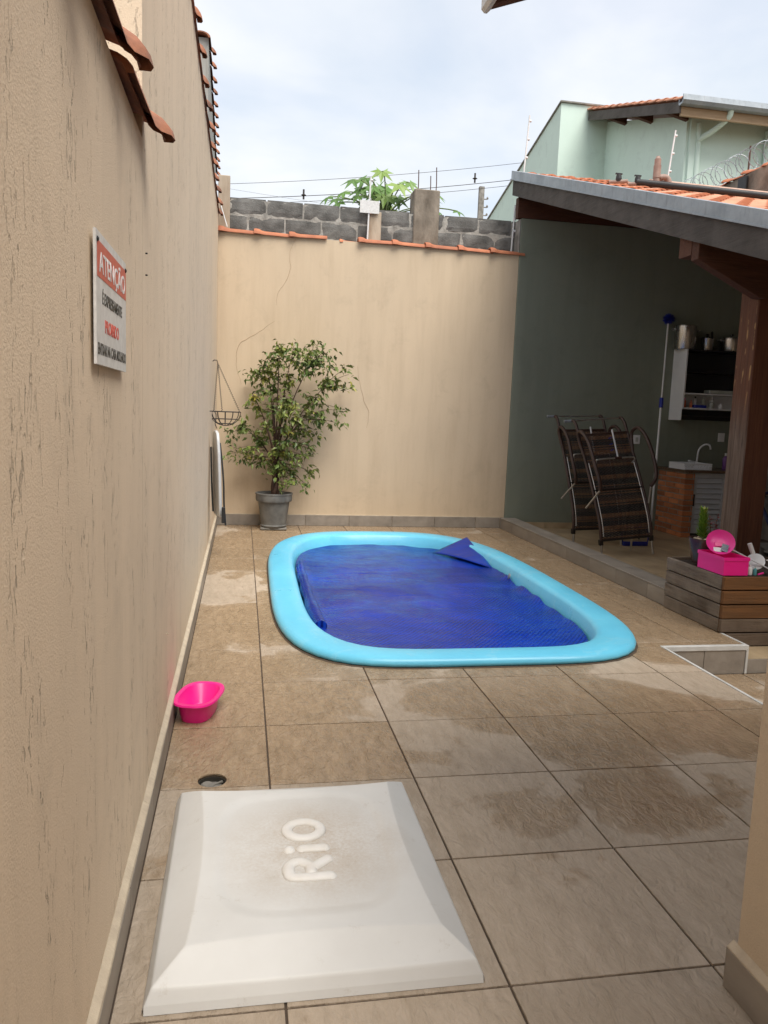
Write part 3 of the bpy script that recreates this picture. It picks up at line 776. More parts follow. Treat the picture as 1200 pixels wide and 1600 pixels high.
# ------------------------------------------------------------------ mint house
mh = thing('mint_house', (9, 16, 0), 'mint green neighbouring house with clay roof, gutter and sloping parapet', 'house')
b = MB(); b.box(8.6, 15, 15, 15.2, -.4, 7.62); b.build('front_wall', M['wall_mint'], mh)
b = MB(); b.prism([(15.2005, -.4), (15.2005, 7.62), (18.669, 8.70), (18.669, -.4)], 0, 8.6, 8.8); b.build('side_wall', M['wall_mint'], mh)
b = MB(); b.prism([(18.67, -.4), (18.67, 9.02), (24.6, 7.40), (24.6, -.4)], 0, 7.4, 8.85); b.build('parapet_block', M['wall_mint'], mh)
b = MB(); b.prism([(18.62, 9.023), (18.62, 9.055), (24.65, 7.43), (24.65, 7.395)], 0, 7.36, 8.62); b.build('parapet_cap', M['concrete'], mh)
b = MB(); b.box(8.66, 8.9, 14.94, 14.998, -.4, 7.6); b.build('corner_pilaster', M['wall_mint'], mh)
sl = (8.65-7.35)/(18.62-14.4)
b = MB(); b.prism([(14.42, 7.37), (14.42, 7.57), (18.62, 7.57+sl*4.2), (18.62, 7.37+sl*4.2)], 0, 8.08, 8.12); b.build('verge_board', M['wood_grey_y'], mh)
b = MB(); b.prism([(14.45, 7.5), (14.45, 7.55), (18.62, 7.55+sl*4.17), (18.62, 7.5+sl*4.17)], 0, 8.121, 15); b.build('roof_deck', M['wood_red_y'], mh)
for yy in (15.0, 16.44, 17.67):
    zz = 7.5+sl*(yy-14.45)
    b = MB(); b.prism([(8.13, zz-.005), (8.13, zz-.1), (8.599, zz-.2), (8.599, zz-.005)], 1, yy-.05, yy+.05); b.build('purlin_end', M['wood_red_x'], mh)
b = MB(); b.box(8.13, 15, 14.43, 14.48, 7.33, 7.5); b.build('eave_board', M['wood_pale_x'], mh)
b = MB(); b.prism([(14.26, 7.66), (14.25, 7.56), (14.29, 7.5), (14.40, 7.49), (14.42, 7.52), (14.42, 7.62), (14.40, 7.62), (14.40, 7.53), (14.31, 7.53), (14.28, 7.57), (14.28, 7.66)], 0, 8.06, 15.05); b.build('gutter', M['galv'], mh)
for (xa, dx) in ((9.14, -.30), (10.42, -.06)):
    b = MB(); b.tube(smooth_path([(xa, 14.38, 7.52), (xa, 14.45, 7.40), (xa+dx*.4, 14.7, 7.25), (xa+dx, 14.90, 7.10), (xa+dx, 14.94, 6.9), (xa+dx, 14.94, 0)], 4), .055, 10); b.build('downspout', M['wall_mint'], mh, 50)
def roman_tile(Lt, W_, name, mat):
    b = MB(); prof = []
    r_ = W_*.36
    for j in range(9):
        a = math.pi*j/8; prof.append((-W_*.5+r_-r_*math.cos(a), .012+r_*.62*math.sin(a)))
    for j in range(1, 5):
        t = j/4; prof.append((-W_*.5+2*r_+(W_*1.06-2*r_)*t, .012-.018*math.sin(math.pi*t)))
    n_ = len(prof); vs = []
    for (yy, k_, dz) in ((0, 1.0, .022), (.25, .98, .016), (1., .90, 0)):
        for (x, z) in prof: vs.append((x*k_, yy*Lt, z*k_+dz))
    fs = [(i*n_+j, i*n_+j+1, (i+1)*n_+j+1, (i+1)*n_+j) for i in range(2) for j in range(n_-1)]
    o_ = len(vs)
    for (x, z) in prof: vs.append((x, 0, z+.022-.014))
    for j in range(n_-1): fs.append((j+1, j, o_+j, o_+j+1))
    for (x, z) in prof: vs.append((x*.95, .6*Lt, z+.004-.014))
    for j in range(n_-1): fs.append((o_+j+1, o_+j, o_+n_+j, o_+n_+j+1))
    b.add(vs, fs); return mesh_of(b, name, mat, 60)
rt1 = roman_tile(.42, .22, 'roof_tile', M['clay_light'])
ang = math.atan(sl)
for r_ in range(13):
    for c_ in range(4):
        yy = 14.32+.34*r_; inst('roof_tile', rt1, (8.16+.22*c_, yy, 7.575+sl*(yy-14.42)+.02), mh, (ang, 0, R(random.uniform(-1, 1))))
rest = MB(); me0 = rt1
for r_ in range(13):
    for c_ in range(4, 31):
        yy = 14.32+.34*r_; mt = Matrix.Translation((8.16+.22*c_, yy, 7.575+sl*(yy-14.42)+.02)) @ Matrix.Rotation(ang, 4, 'X')
        rest.add([mt @ v.co for v in me0.vertices], [tuple(p.vertices) for p in me0.polygons])
struct(rest.build('roof_tiles', M['clay_light'], mh, 60), 'stuff')

# right boundary wall with concertina wire
sw = thing('boundary_wall', (7.1, 8, 0), 'rough grey rendered boundary wall with tile coping under the coiled razor wire', 'wall')
b = MB(); b.grid(lambda u, v: (7.0+.03*fbm((u*14, v*9, 0)), 2+u*12, -.3+v*5.36), 120, 60); b.box(7.04, 7.25, 2, 14, -.3, 5.06); b.build('render', M['rough_stone'], sw)
cm5 = cope_mesh(.46, .15, .06, 1, 'coping_tile', M['clay'])
for k in range(26): inst('coping_tile', cm5, (7.12, 2.0+.45*k, 5.055+.01*random.random()), sw, (R(random.uniform(-2, 2)), 0, R(random.uniform(-2, 2))))
rz = thing('razor_wire', (7.1, 9, 5.12), 'coil of razor wire running along the top of the rough boundary wall', 'razor wire')
b = MB(); pts = []
T_ = 62
for i in range(T_*14):
    a = 2*math.pi*i/14; yy = 4.5+9.3*i/(T_*14)
    pts.append((7.1+.155*math.cos(a)*(1+.1*math.sin(i*.07)), yy+.03*math.sin(a*.5), 5.30+.155*math.sin(a)))
b.tube(pts, .0048, 4)
for i in range(0, len(pts), 2):
    p = Vector(pts[i]); b.add([p+Vector((0, -.02, .004)), p+Vector((.003, 0, .013)), p+Vector((0, .02, -.004)), p+Vector((-.003, 0, -.013))], [(0, 1, 2, 3)])
b.build('coil', M['galv'], rz)
for yy in (6.0, 8.2, 10.55, 12.8):
    b = MB(); b.tube([(7.06, yy, 4.98), (7.06, yy, 5.47)], .014, 6); b.build('stake', M['rebar'], rz)
b = MB(); b.box(6.955, 6.985, 10.42, 10.62, 4.66, 5.03); tag(b.build('tar_patch', M['black'], None, bevel=.008), 'black tar strip hanging down the rough boundary wall below the stake', 'patch')

# ------------------------------------------------------------------ patio roof
PS = .332
def rz_(y): return 4.39+PS*(y-10.17)          # underside line of the verge board
roof = thing('patio_roof', (3.45, 7, 0), 'lean-to patio roof of orange clay tiles with weathered verge board and metal flashing', 'roof')
y0, y1 = 3.6, 10.22
b = MB(); b.prism([(y0, rz_(y0)), (y0, rz_(y0)+.215), (y1, rz_(y1)+.215), (y1, rz_(y1))], 0, 3.45, 3.49); b.build('verge_board', M['wood_grey_y'], roof)
b = MB(); b.prism([(y0-.02, rz_(y0)+.2), (y0-.02, rz_(y0)+.315), (y1+.02, rz_(y1)+.315), (y1+.02, rz_(y1)+.2)], 0, 3.43, 3.449)
b.prism([(y0-.02, rz_(y0)+.302), (y0-.02, rz_(y0)+.315), (y1+.02, rz_(y1)+.315), (y1+.02, rz_(y1)+.302)], 0, 3.4491, 3.56)
b.prism([(y0-.02, rz_(y0)+.2), (y0-.02, rz_(y0)+.212), (y1+.02, rz_(y1)+.212), (y1+.02, rz_(y1)+.2)], 0, 3.417, 3.4299)
b.build('flashing', M['galv'], roof)
b = MB(); b.prism([(y0, rz_(y0)+.20), (y0, rz_(y0)+.22), (y1, rz_(y1)+.22), (y1, rz_(y1)+.20)], 0, 3.491, 7.0); b.build('roof_lining', M['wood_red_y'], roof)
for x in (4.2, 4.9, 5.6, 6.3):
    b = MB(); b.prism([(y0, rz_(y0)+.06), (y0, rz_(y0)+.199), (y1-.1, rz_(y1-.1)+.199), (y1-.1, rz_(y1-.1)+.06)], 0, x-.03, x+.03); b.build('rafter', M['wood_red_y'], roof, off=(x, 7, 3.4))
b = MB(); b.box(3.50, 6.98, 10.10, 10.20, 4.103, 4.36); b.build('wall_plate', M['wood_red_x'], roof, off=(5, 10.1, 4.3))
b = MB(); b.box(3.50, 6.98, 5.88, 6.06, rz_(5.9)-.12, rz_(5.9)+.055); b.build('front_beam', M['wood_red_x'], roof, off=(5, 5.9, 2.9))
pm = MB(); pm.box(4.12, 4.36, 5.85, 6.09, .0, rz_(5.9)-.121); pm.build('post', M['wood_post'], roof, bevel=.008, off=(4.24, 5.97, 0))
zz = rz_(5.55)
b = MB(); b.prism([(3.50, zz-.005), (3.50, zz-.13), (3.66, zz-.30), (4.08, zz-.66), (4.1195, zz-.66), (4.1195, zz-.005)], 1, 5.86, 5.95)
b2 = MB(); b2.prism([(3.492, rz_(5.86)-.005), (3.492, rz_(5.86)-.16), (3.58, rz_(5.86)-.20), (4.06, rz_(5.86)-.42), (4.119, rz_(5.86)-.42), (4.119, rz_(5.86)-.005)], 1, 5.76, 5.86); b2.build('bracket', M['wood_red_x'], roof, bevel=.004, off=(3.8, 5.9, 2.6))
rt2 = roman_tile(.44, .26, 'roof_tile', M['clay_light'])
ang2 = math.atan(PS)
for r_ in range(18):
    for c_ in range(13):
        yy = 3.62+.372*r_; inst('roof_tile', rt2, (3.64+.262*c_, yy, rz_(yy)+.225), roof, (ang2, 0, R(random.uniform(-1.2, 1.2))))
# solar pipes and vent on the roof
def on_roof(x, y, h): return (x, y, rz_(y)+.30+h)
b = MB(); b.tube([on_roof(4.35, 8.55, .05), on_roof(6.9, 7.05, .05)], .036, 10); sp_ = tag(b.build('black_pipe', M['black'], None, 50), 'thick black solar pipe lying across the patio roof tiles', 'pipe')
b = MB(); b.tube([on_roof(4.6, 8.75, .06), on_roof(6.95, 7.35, .06)], .035, 8); tag(b.build('beige_pipe', M['pvc_pale'], None, 50), 'thin pinkish pipe beside the black pipe on the patio roof', 'pipe')
vt = thing('vent_pipe', on_roof(4.62, 8.62, .05), 'stubby stained roof vent with a bend and elbow beside the black pipe', 'vent')
X, Y, Z = vt.location
b = MB(); b.lathe([(.036, -.15), (.036, .06), (.042, .062), (.042, .20), (.036, .202), (.036, .27), (.028, .275), (.02, .30)], (X, Y, Z), 12); b.build('riser', M['pvc'], vt, 50)
b = MB(); b.tube(smooth_path([(X+.03, Y, Z+.07), (X+.11, Y, Z+.08), (X+.155, Y, Z+.03), (X+.155, Y, Z-.12)], 4), .034, 10); b.build('elbow', M['pvc'], vt, 50)
for (xx, yy) in ((4.22, 8.75), (4.42, 8.68)):
    t = thing('pipe_valve', on_roof(xx, yy, .03), 'small black valve at the %s of the pipe run on the roof' % ('start' if xx < 4.3 else 'second joint'), 'valve')
    X, Y, Z = t.location
    b = MB(); b.tube([(X-.09, Y+.05, Z), (X+.09, Y-.05, Z)], .022, 8); b.build('body', M['pvc'], t, 50)
    b = MB(); b.lathe([(.03, -.03), (.035, 0), (.03, .04), (.012, .05)], (X, Y, Z+.03), 10); b.box(X-.04, X+.04, Y-.01, Y+.01, Z+.08, Z+.095); b.build('handle', M['black'], t)

# ------------------------------------------------------------------ near house on the right
nh = thing('near_house', (1.31, 1.72, 0), 'corner of the beige rendered house at the right edge with tiled skirting', 'house')
b = MB(); b.box(1.33, 7, -3, 1.72, -.3, 2.9); b.build('plaster', M['wall_near'], nh, bevel=.006)
y_ = 1.735
for k in range(5):
    b = MB(); b.box(1.312, 1.3295, y_-.6, y_-.004, .0005, .115); b.build('skirting_tile', M['kerb_tile'], nh, bevel=.002, off=(1.31, y_, 0)); y_ -= .6
b = MB(); b.prism([(1.3125, .1155), (1.3125, .120), (1.3296, .137), (1.3296, .1155)], 1, -1.3, 1.732); b.build('mortar_ledge', M['cream'], nh)
b = MB(); b.box(1.3125, 2.83, 1.7205, 1.735, .0005, .115); b.build('skirting_tile', M['kerb_tile'], nh)
ev = MB(); s_ = .37
def ez(x): return 2.815+s_*(x-.76)
ev = MB(); ev.prism([(.765, ez(.765)), (.765, ez(.765)+.09), (4.0, ez(4.0)+.09), (4.0, ez(4.0))], 1, 2.56, 2.60); ev.build('verge_board', M['wood_red_x'], nh, off=(1, 2.6, 2.9))
ev = MB(); ev.prism([(.766, ez(.766)+.06), (.766, ez(.766)+.085), (4.0, ez(4.0)+.085), (4.0, ez(4.0)+.06)], 1, -3, 2.559); ev.build('roof_deck', M['wood_red_x'], nh)
ev = MB(); ev.box(.735, .764, -3, 2.60, 2.80, 2.93); ev.build('eave_board', M['white_trim'], nh, bevel=.01)
rt3 = roman_tile(.42, .22, 'roof_tile', M['clay'])
for r_ in range(5):
    for c_ in range(12):
        inst('roof_tile', rt3, (.70+.34*r_, 2.47-.22*c_, ez(.70+.34*r_)+.095), nh, (0, -math.atan(s_), 0)).rotation_euler = Matrix(((0, -1, 0), (1, 0, 0), (0, 0, 1))).transposed().to_euler()
for o in [c for c in nh.children if c.name.startswith('roof_tile')]:
    o.rotation_euler = (Matrix.Rotation(-math.atan(s_), 3, 'Y') @ Matrix.Rotation(R(-90), 3, 'Z')).to_euler()

# ------------------------------------------------------------------ pool
pool = thing('swimming_pool', (PCX, PCY, 0), 'light blue fibreglass pool with a wide rounded rim set in the tiled deck', 'pool')
b = MB(); prof = [(.02, .0), (.0, .012), (.0, .030), (.012, .050), (.04, .062), (.12, .066), (.19, .062), (.222, .050), (.240, .028), (.262, -.05), (.29, -.15), (.32, -.26)]
for (d, z) in prof: b.v += ring(d, z)
for i in range(len(prof)-1):
    for k in range(NP): b.f.append((i*NP+k, i*NP+(k+1)%NP, (i+1)*NP+(k+1)%NP, (i+1)*NP+k)); b.mi.append(0)
b.f.append(tuple((len(prof)-1)*NP+k for k in range(NP))); b.mi.append(0)
b.build('shell', M['pool'], pool, 70)
b = MB(); b.v = ring(-.012, .0012)+ring(.006, .006)+ring(.006, -.01)
for i in range(2):
    for k in range(NP): b.f.append((i*NP+k, i*NP+(k+1)%NP, (i+1)*NP+(k+1)%NP, (i+1)*NP+k)); b.mi.append(0)
b.build('rim_joint', M['grout'], pool, 70)
b = MB(); b.lathe([(.026, 0), (.026, .008), (.016, .012)], (2.57, 7.05, -.015), 12, axis=(-1, 0, .2)); b.build('inlet', M['galv'], pool)
wb = MB(); wb.v = ring(.268, -.085); wb.f = [tuple(range(NP))]; wb.mi = [0]
struct(wb.build('pool_water', M['water']))
cv = thing('pool_cover', (PCX, PCY, -.08), 'dark blue bubble solar cover floating on the pool with one corner folded up', 'pool cover')
b = MB(); NR, NA = 46, 200
def cover_pt(i, k):
    t = i/NR; a = 2*math.pi*k/NA; x, y = pool_pt(a, .275)
    # right-hand edge stops short of the wall in shallow waves
    x = PCX+.0+(x-PCX)*t; y = PCY+(y-PCY)*t
    e = max(0, (t-.86)/.14)
    z = -.066+.012*fbm((x*1.7, y*.9, 0))+.006*fbm((x*4, y*3, 5))+.006*math.sin(x*3.1+y*7)*.5
    c, s_ = math.cos(a), math.sin(a)
    left = max(0, -c)**2
    right = max(0, c)**2
    z += left*.075*e*e+right*e*e*(.030+.012*math.sin(y*6.1)+.010*math.sin(y*15+1)+.02*fbm((y*4, 0, 2)))
    z += max(0, -s_)**6*.02*e
    return (x, y, z)
b.v = [cover_pt(0, 0)]+[cover_pt(i, k) for i in range(1, NR+1) for k in range(NA)]
for k in range(NA): b.f.append((0, 1+k, 1+(k+1)%NA)); b.mi.append(0)
for i in range(NR-1):
    for k in range(NA): b.f.append((1+i*NA+k, 1+(i+1)*NA+k, 1+(i+1)*NA+(k+1)%NA, 1+i*NA+(k+1)%NA)); b.mi.append(0)
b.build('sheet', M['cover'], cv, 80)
# rolled edge on the left
pts = []; rs = []
for i in range(30):
    t = i/29; a = R(130+105*t); x, y = pool_pt(a, .30); pts.append((x+.018, y, -.035+.006*math.sin(t*17))); rs.append((.040+.006*math.sin(t*23)+.012*t)*min(1, .35+4*t))
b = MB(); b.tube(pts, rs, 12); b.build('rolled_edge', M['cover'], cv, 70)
# folded-up corner
def flap(u, v):
    A = Vector((2.16, 8.50, -.06)); B = Vector((2.57, 7.55, -.045)); T = Vector((2.60, 8.64, .10))
    p = A.lerp(B, u).lerp(T, v); p.z += .016*math.sin(u*math.pi)*(1-v)+.004*math.sin(u*5+v*3)*(1-v)
    return p
b = MB(); b.grid(flap, 12, 12)
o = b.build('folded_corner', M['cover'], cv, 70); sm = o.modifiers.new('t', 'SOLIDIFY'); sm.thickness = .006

# ------------------------------------------------------------------ cistern lid
LX0, LX1, LY0, LY1, LH = -.222, .662, 1.835, 2.885, .105
lid = thing('cistern_lid', ((LX0+LX1)/2, (LY0+LY1)/2, 0), 'white square plastic lid with raised lettering lying on the floor tiles', 'lid')
def lid_h(x, y):
    sx, sy = LX1-LX0, LY1-LY0; u, v = (x-LX0)/sx, (y-LY0)/sy
    def bow(t): return 1-(2*t-1)**2
    dx = .082+.034*bow(v); dy = .088+.036*bow(u)
    k = min((x-LX0)/dx, (LX1-x)/dx, (y-LY0)/dy, (LY1-y)/dy)
    kk = max(0, k); kk = .5*(kk+1-math.sqrt((kk-1)**2+.00015))
    e = min(x-LX0, LX1-x, y-LY0, LY1-y)
    h = .046+(LH-.046)*kk-.024*max(0, 1-e/.016)
    # shallow rounded dish
    ux, uy = abs(x-(LX0+LX1)/2)/.27, abs(y-(LY0+LY1)/2-.02)/.34
    q = (ux**4+uy**4)**.25
    qq = max(0, min(1, (1.08-q)/.16)); h -= .007*qq*qq*(3-2*qq)
    # soften the plateau rim
    return h
b = MB(); nx, ny = 230, 270
b.grid(lambda u, v: (LX0+u*(LX1-LX0), LY0+v*(LY1-LY0), lid_h(LX0+u*(LX1-LX0), LY0+v*(LY1-LY0))), nx, ny)
for (e0, e1, steps) in (((LX0, LY0), (LX1, LY0), nx), ((LX1, LY0), (LX1, LY1), ny), ((LX1, LY1), (LX0, LY1), nx), ((LX0, LY1), (LX0, LY0), ny)):
    ox = .006*((e0[1] != e1[1]) and (1 if e0[0] > 0 else -1)); oy = .006*((e0[0] != e1[0]) and (-1 if e0[1] < 2 else 1))
    b.add([(e0[0], e0[1], .022), (e1[0], e1[1], .022), (e1[0]+ox, e1[1]+oy, .001), (e0[0]+ox, e0[1]+oy, .001)], [(0, 1, 2, 3)])
b.build('lid_shell', M['lid'], lid, 50)
# raised rounded letters, read from the right-hand side: R i O
def stroke(pts, r, closed=False):
    b = MB(); b.tube([(p[0], p[1], .099) for p in pts], r, 12, closed, flat=.55)
    if not closed:
        for e in (pts[0], pts[-1]): b.lathe([(r*.1, r*.55), (r*.6, r*.45), (r, .0), (r*.6, -r*.45)], (e[0], e[1], .099), 12)
    return b.build('letter', M['lid_letter'], lid, 60)
lx, ly, rr = .232, 2.265, .0195
x0, x1 = lx-.07, lx+.055          # top and foot of the letters
# R (drawn first, nearest the viewer)
stroke(smooth_path([(x1, ly-.055, 0), (x0+.02, ly-.055, 0), (x0, ly-.035, 0), (x0, ly+.005, 0), (x0+.03, ly+.03, 0), (x0+.065, ly+.005, 0), (x0+.068, ly-.03, 0)], 6), rr)
stroke([(x0+.068, ly-.012, 0), (x1, ly+.035, 0)], rr)
# i
stroke([(x0+.05, ly+.10, 0), (x1-.004, ly+.10, 0)], rr)
b = MB(); b.lathe([(rr*.2, .010), (rr*.8, .007), (rr, 0)], (x0+.006, ly+.10, .098), 14); b.build('letter', M['lid_letter'], lid, 60)
# O
cx_, cy_ = lx-.008, ly+.215
stroke([(cx_+.057*math.cos(a), cy_+.052*math.sin(a), 0) for a in [2*math.pi*i/28 for i in range(28)]], rr, True)

# ------------------------------------------------------------------ floor drain
dr = thing('floor_drain', (-.10, 3.075, 0), 'open round drain hole in the tile by the left wall', 'drain')
b = MB()
prof = [(.0585, -.0005), (.0585, -.013), (.054, -.013), (.053, -.14)]
for (r_, z) in prof:
    for j in range(28): a = 2*math.pi*j/28; b.v.append((-.10+r_*math.cos(a), 3.075+r_*math.sin(a), z))
for i in range(3):
    for j in range(28): b.f.append((i*28+j, i*28+(j+1)%28, (i+1)*28+(j+1)%28, (i+1)*28+j)); b.mi.append(0)
b.f.append(tuple(84+j for j in range(28))); b.mi.append(0)
b.build('pipe', M['hole'], dr, 40)
b = MB(); b.lathe([(.03, -.06), (.034, -.055), (.034, -.045), (.012, -.04)], (-.095, 3.095, .012), 14); b.tube([(-.14, 3.06, -.03), (-.06, 3.11, -.025)], .006, 6); b.lathe([(.02, -.03), (.03, -.028), (.02, -.02)], (-.12, 3.09, 0), 10); b.build('trap', M['concrete'], dr, 40)

# ------------------------------------------------------------------ pink basin
bs = thing('basin', (-.19, 3.785, 0), 'empty bright pink plastic basin on the floor by the left wall', 'basin')
def oval(a, rx, ry, n_=3.0):
    rx, ry = rx*.74, ry*.80; c, s_ = math.cos(a), math.sin(a); k = (abs(c/rx)**n_+abs(s_/ry)**n_)**(-1/n_)
    ca, sa = math.cos(R(-14)), math.sin(R(-14)); x, y = k*c, k*s_
    return -.19+ca*x-sa*y, 3.785+sa*x+ca*y
b = MB(); prof = [(.095, .15, .001), (.10, .155, .01), (.118, .185, .118), (.140, .212, .122), (.144, .216, .117), (.147, .219, .120), (.143, .215, .130), (.122, .192, .132), (.112, .181, .126), (.093, .150, .014), (.085, .14, .008)]
na = 48
for (rx, ry, z) in prof:
    for k in range(na): x, y = oval(2*math.pi*k/na, rx, ry, 2.9); b.v.append((x, y, z*.82))
for i in range(len(prof)-1):
    for k in range(na): b.f.append((i*na+k, i*na+(k+1)%na, (i+1)*na+(k+1)%na, (i+1)*na+k)); b.mi.append(0)
b.f.append(tuple(range(na))); b.f.append(tuple((len(prof)-1)*na+k for k in range(na))); b.mi += [0, 0]
b.build('tub', M['pink'], bs, 60)

# ------------------------------------------------------------------ warning sign
sg = thing('warning_sign', (XW, 2.0, 1.6), 'white and red warning sign screwed to the scratched left wall', 'sign')
SY0, SY1, SZ0, SZ1 = 1.79, 2.222, 1.598, 1.882
b = MB(); b.box(XW+.008, XW+.014, SY0, SY1, SZ0, SZ1); b.build('panel', M['sign_white'], sg)
b = MB(); b.box(XW+.0142, XW+.0147, SY0+.012, SY1-.004, SZ1-.34*(SZ1-SZ0), SZ1-.07*(SZ1-SZ0)); b.build('red_band', M['red_paint'], sg)
def text(s_, cy, cz, w_, h_, mat, x_, parent, bold=.0):
    cu = bpy.data.curves.new('lettering', 'FONT'); cu.body = s_; cu.size = 1; cu.extrude = .004; cu.offset = bold; cu.align_x = 'CENTER'
    o = bpy.data.objects.new('lettering', cu); COL.objects.link(o)
    bpy.context.view_layer.update()
    me = bpy.data.meshes.new_from_object(o.evaluated_get(bpy.context.evaluated_depsgraph_get())); bpy.data.objects.remove(o)
    xs_ = [v.co.x for v in me.vertices]; ys_ = [v.co.y for v in me.vertices]
    X0, X1 = min(xs_), max(xs_); Y0, Y1 = 0.0, .73
    off = parent.location
    for v in me.vertices:
        p = Vector((x_+.0004+v.co.z*.1, cy+(v.co.x-(X0+X1)/2)/(X1-X0)*w_, cz+(v.co.y-.365)/.73*h_)); v.co = p-off
    me.materials.clear(); me.materials.append(mat)
    q = bpy.data.objects.new('lettering', me); COL.objects.link(q); q.parent = parent; return q
ym = (SY0+SY1)/2; ht = SZ1-SZ0
text('ATENÇÃO', ym+.004, SZ1-.215*ht, .375, .16*ht, M['white'], XW+.0147, sg, .012)
text('É EXPRESSAMENTE', ym+.0, SZ1-.475*ht, .285, .095*ht, M['print_dark'], XW+.014, sg, .02)
text('PROIBIDO', ym-.01, SZ1-.685*ht, .20, .105*ht, M['print_red'], XW+.014, sg, .02)
text('ENTRAR NA CASA MOLHADO', ym+.003, SZ1-.875*ht, .41, .09*ht, M['print_dark'], XW+.014, sg, .02)
for yy in (SY0+.014, SY1-.012):
    b = MB(); b.lathe([(.006, 0), (.006, .002), (.003, .004)], (XW+.014, yy, SZ1-.02), 8, axis=(1, 0, 0)); b.build('screw', M['black'], sg)

# ------------------------------------------------------------------ ficus in pot
PX, PY = .405, 9.80
tray = tag(MB().box(PX-.165, PX+.16, PY-.14, PY+.14, .008, .03).build('pot_board', M['concrete'], None, bevel=.004), 'flat pale board under the grey tree pot', 'board')
fic = thing('potted_tree', (PX, PY, .03), 'leafy ficus tree in a dark grey pot in the far left corner', 'potted tree')
b = MB(); b.lathe([(.15, .031), (.162, .04), (.166, .055), (.158, .065), (.195, .34), (.20, .355), (.222, .36), (.228, .385), (.228, .44), (.234, .445), (.234, .46), (.215, .462), (.205, .42), (.2, .41)], (PX, PY, 0), 40); b.build('pot', M['pot_grey'], fic, 40)
b = MB(); b.lathe([(.2, .40), (.19, .432), (.1, .44), (.02, .445)], (PX, PY, 0), 24); b.build('soil', M['soil'], fic, 40)
for ph in (0, 2.1, 4.2):
    b = MB(); b.tube([(PX+.01+.028*math.cos(ph+z*9), PY+.028*math.sin(ph+z*9), .42+z) for z in [i*.03 for i in range(14)]], [.026-.0006*i for i in range(14)], 8); b.build('trunk', M['bark'], fic, 60)
rng = random.Random(3)
cl = [(650,130),(550,210),(420,340),(480,310),(540,330),(620,270),(700,200),(760,140),(880,110),(960,170),(870,220),(740,260),(830,260),(960,260),(700,330),(780,330),(1000,370),(1070,410),(1080,270),(900,380),(520,400),(600,420),(680,400),(430,520),(500,470),(580,560),(490,600),(660,480),(800,480),(900,500),(820,570),(930,600),(1000,640),(1050,570),(380,670),(330,750),(430,700),(560,640),(640,620),(720,650),(800,680),(870,640),(330,880),(420,930),(500,950),(520,800),(600,790),(680,740),(780,760),(850,820),(580,870),(650,860),(720,910),(820,900),(850,980),(740,1000),(620,960),(560,1000),(650,1060),(800,1090),(740,1060),(700,820),(860,720),(590,340),(640,190),(800,190),(610,700),(540,720),(760,580),(720,540),(460,760),(380,840),(900,300),(640,550)]
# limbs
limbs = []
for (dx, dz, dy) in ((-.30, .85, -.12), (-.12, 1.15, .05), (.02, 1.35, -.05), (.18, 1.30, .06), (.38, 1.15, -.08), (.55, .95, .02), (-.38, .45, .02), (.40, .55, -.15), (.1, .75, -.22), (-.05, .9, .12)):
    base = Vector((PX+.01, PY, .80+.12*rng.random())); tip = base+Vector((dx, dy, dz))
    mid = base+Vector((dx*.35, dy*.5, dz*.62))
    pth = bez(base, mid, tip, 12); limbs.append(pth)
    b = MB(); b.tube(pth, [.014-.0009*i for i in range(13)], 6); b.build('branch', M['bark'], fic, 60)
tw_ = MB(); lf = MB(); lf.tint = []
def leaf(mb, p, d, s_, tint):
    d = d.normalized(); sd_ = d.cross(Vector((rng.uniform(-1, 1), rng.uniform(-1, 1), 1))).normalized(); n_ = sd_.cross(d)
    w_ = s_*.24
    pts = [p, p+d*s_*.4+sd_*w_+n_*.12*s_, p+d*s_-n_*.1*s_, p+d*s_*.4-sd_*w_+n_*.12*s_, p+d*s_*.45]
    mb.add(pts, [(0, 1, 4), (1, 2, 4), (0, 4, 3), (4, 2, 3)]); mb.tint += [tint]*5
for (cx, cy) in cl:
    x = PX+.01+(cx-610)*.00178; z = .47+(1150-cy)*.00178
    for rep in range(2):
        yy = PY+rng.uniform(-.34, .20) if rep else PY+rng.uniform(-.2, .15)
        c = Vector((x+rng.gauss(0, .035), min(yy, 10.03), z+rng.gauss(0, .03)))
        best = min((p for l_ in limbs for p in l_ if p.z < c.z+.05), key=lambda p: (p-c).length, default=limbs[0][0])
        pth = bez(best, best.lerp(c, .5)+Vector((0, 0, .06)), c, 6)
        tw_.tube(pth, [.005-.0005*i for i in range(7)], 4)
        ct = rng.uniform(.05, .55) if rng.random() > .12 else rng.uniform(.55, .9)
        for k in range(20):
            t = rng.random(); p = pth[2].lerp(c, t) if t < .4 else c+Vector((rng.gauss(0, .046), rng.gauss(0, .05), rng.gauss(0, .04)))
            if p.y > 10.07: p.y = 10.06
            d = Vector((rng.gauss(0, .7)+(c.x-PX)*.5, rng.gauss(0, .7)-.15, rng.uniform(-1.3, .15)))
            leaf(lf, p, d, rng.uniform(.055, .095), max(0, min(1, ct+rng.gauss(0, .13))))
struct(tw_.build('twigs', M['bark'], fic), 'stuff')
struct(lf.build('foliage', M['leaf'], fic), 'stuff')

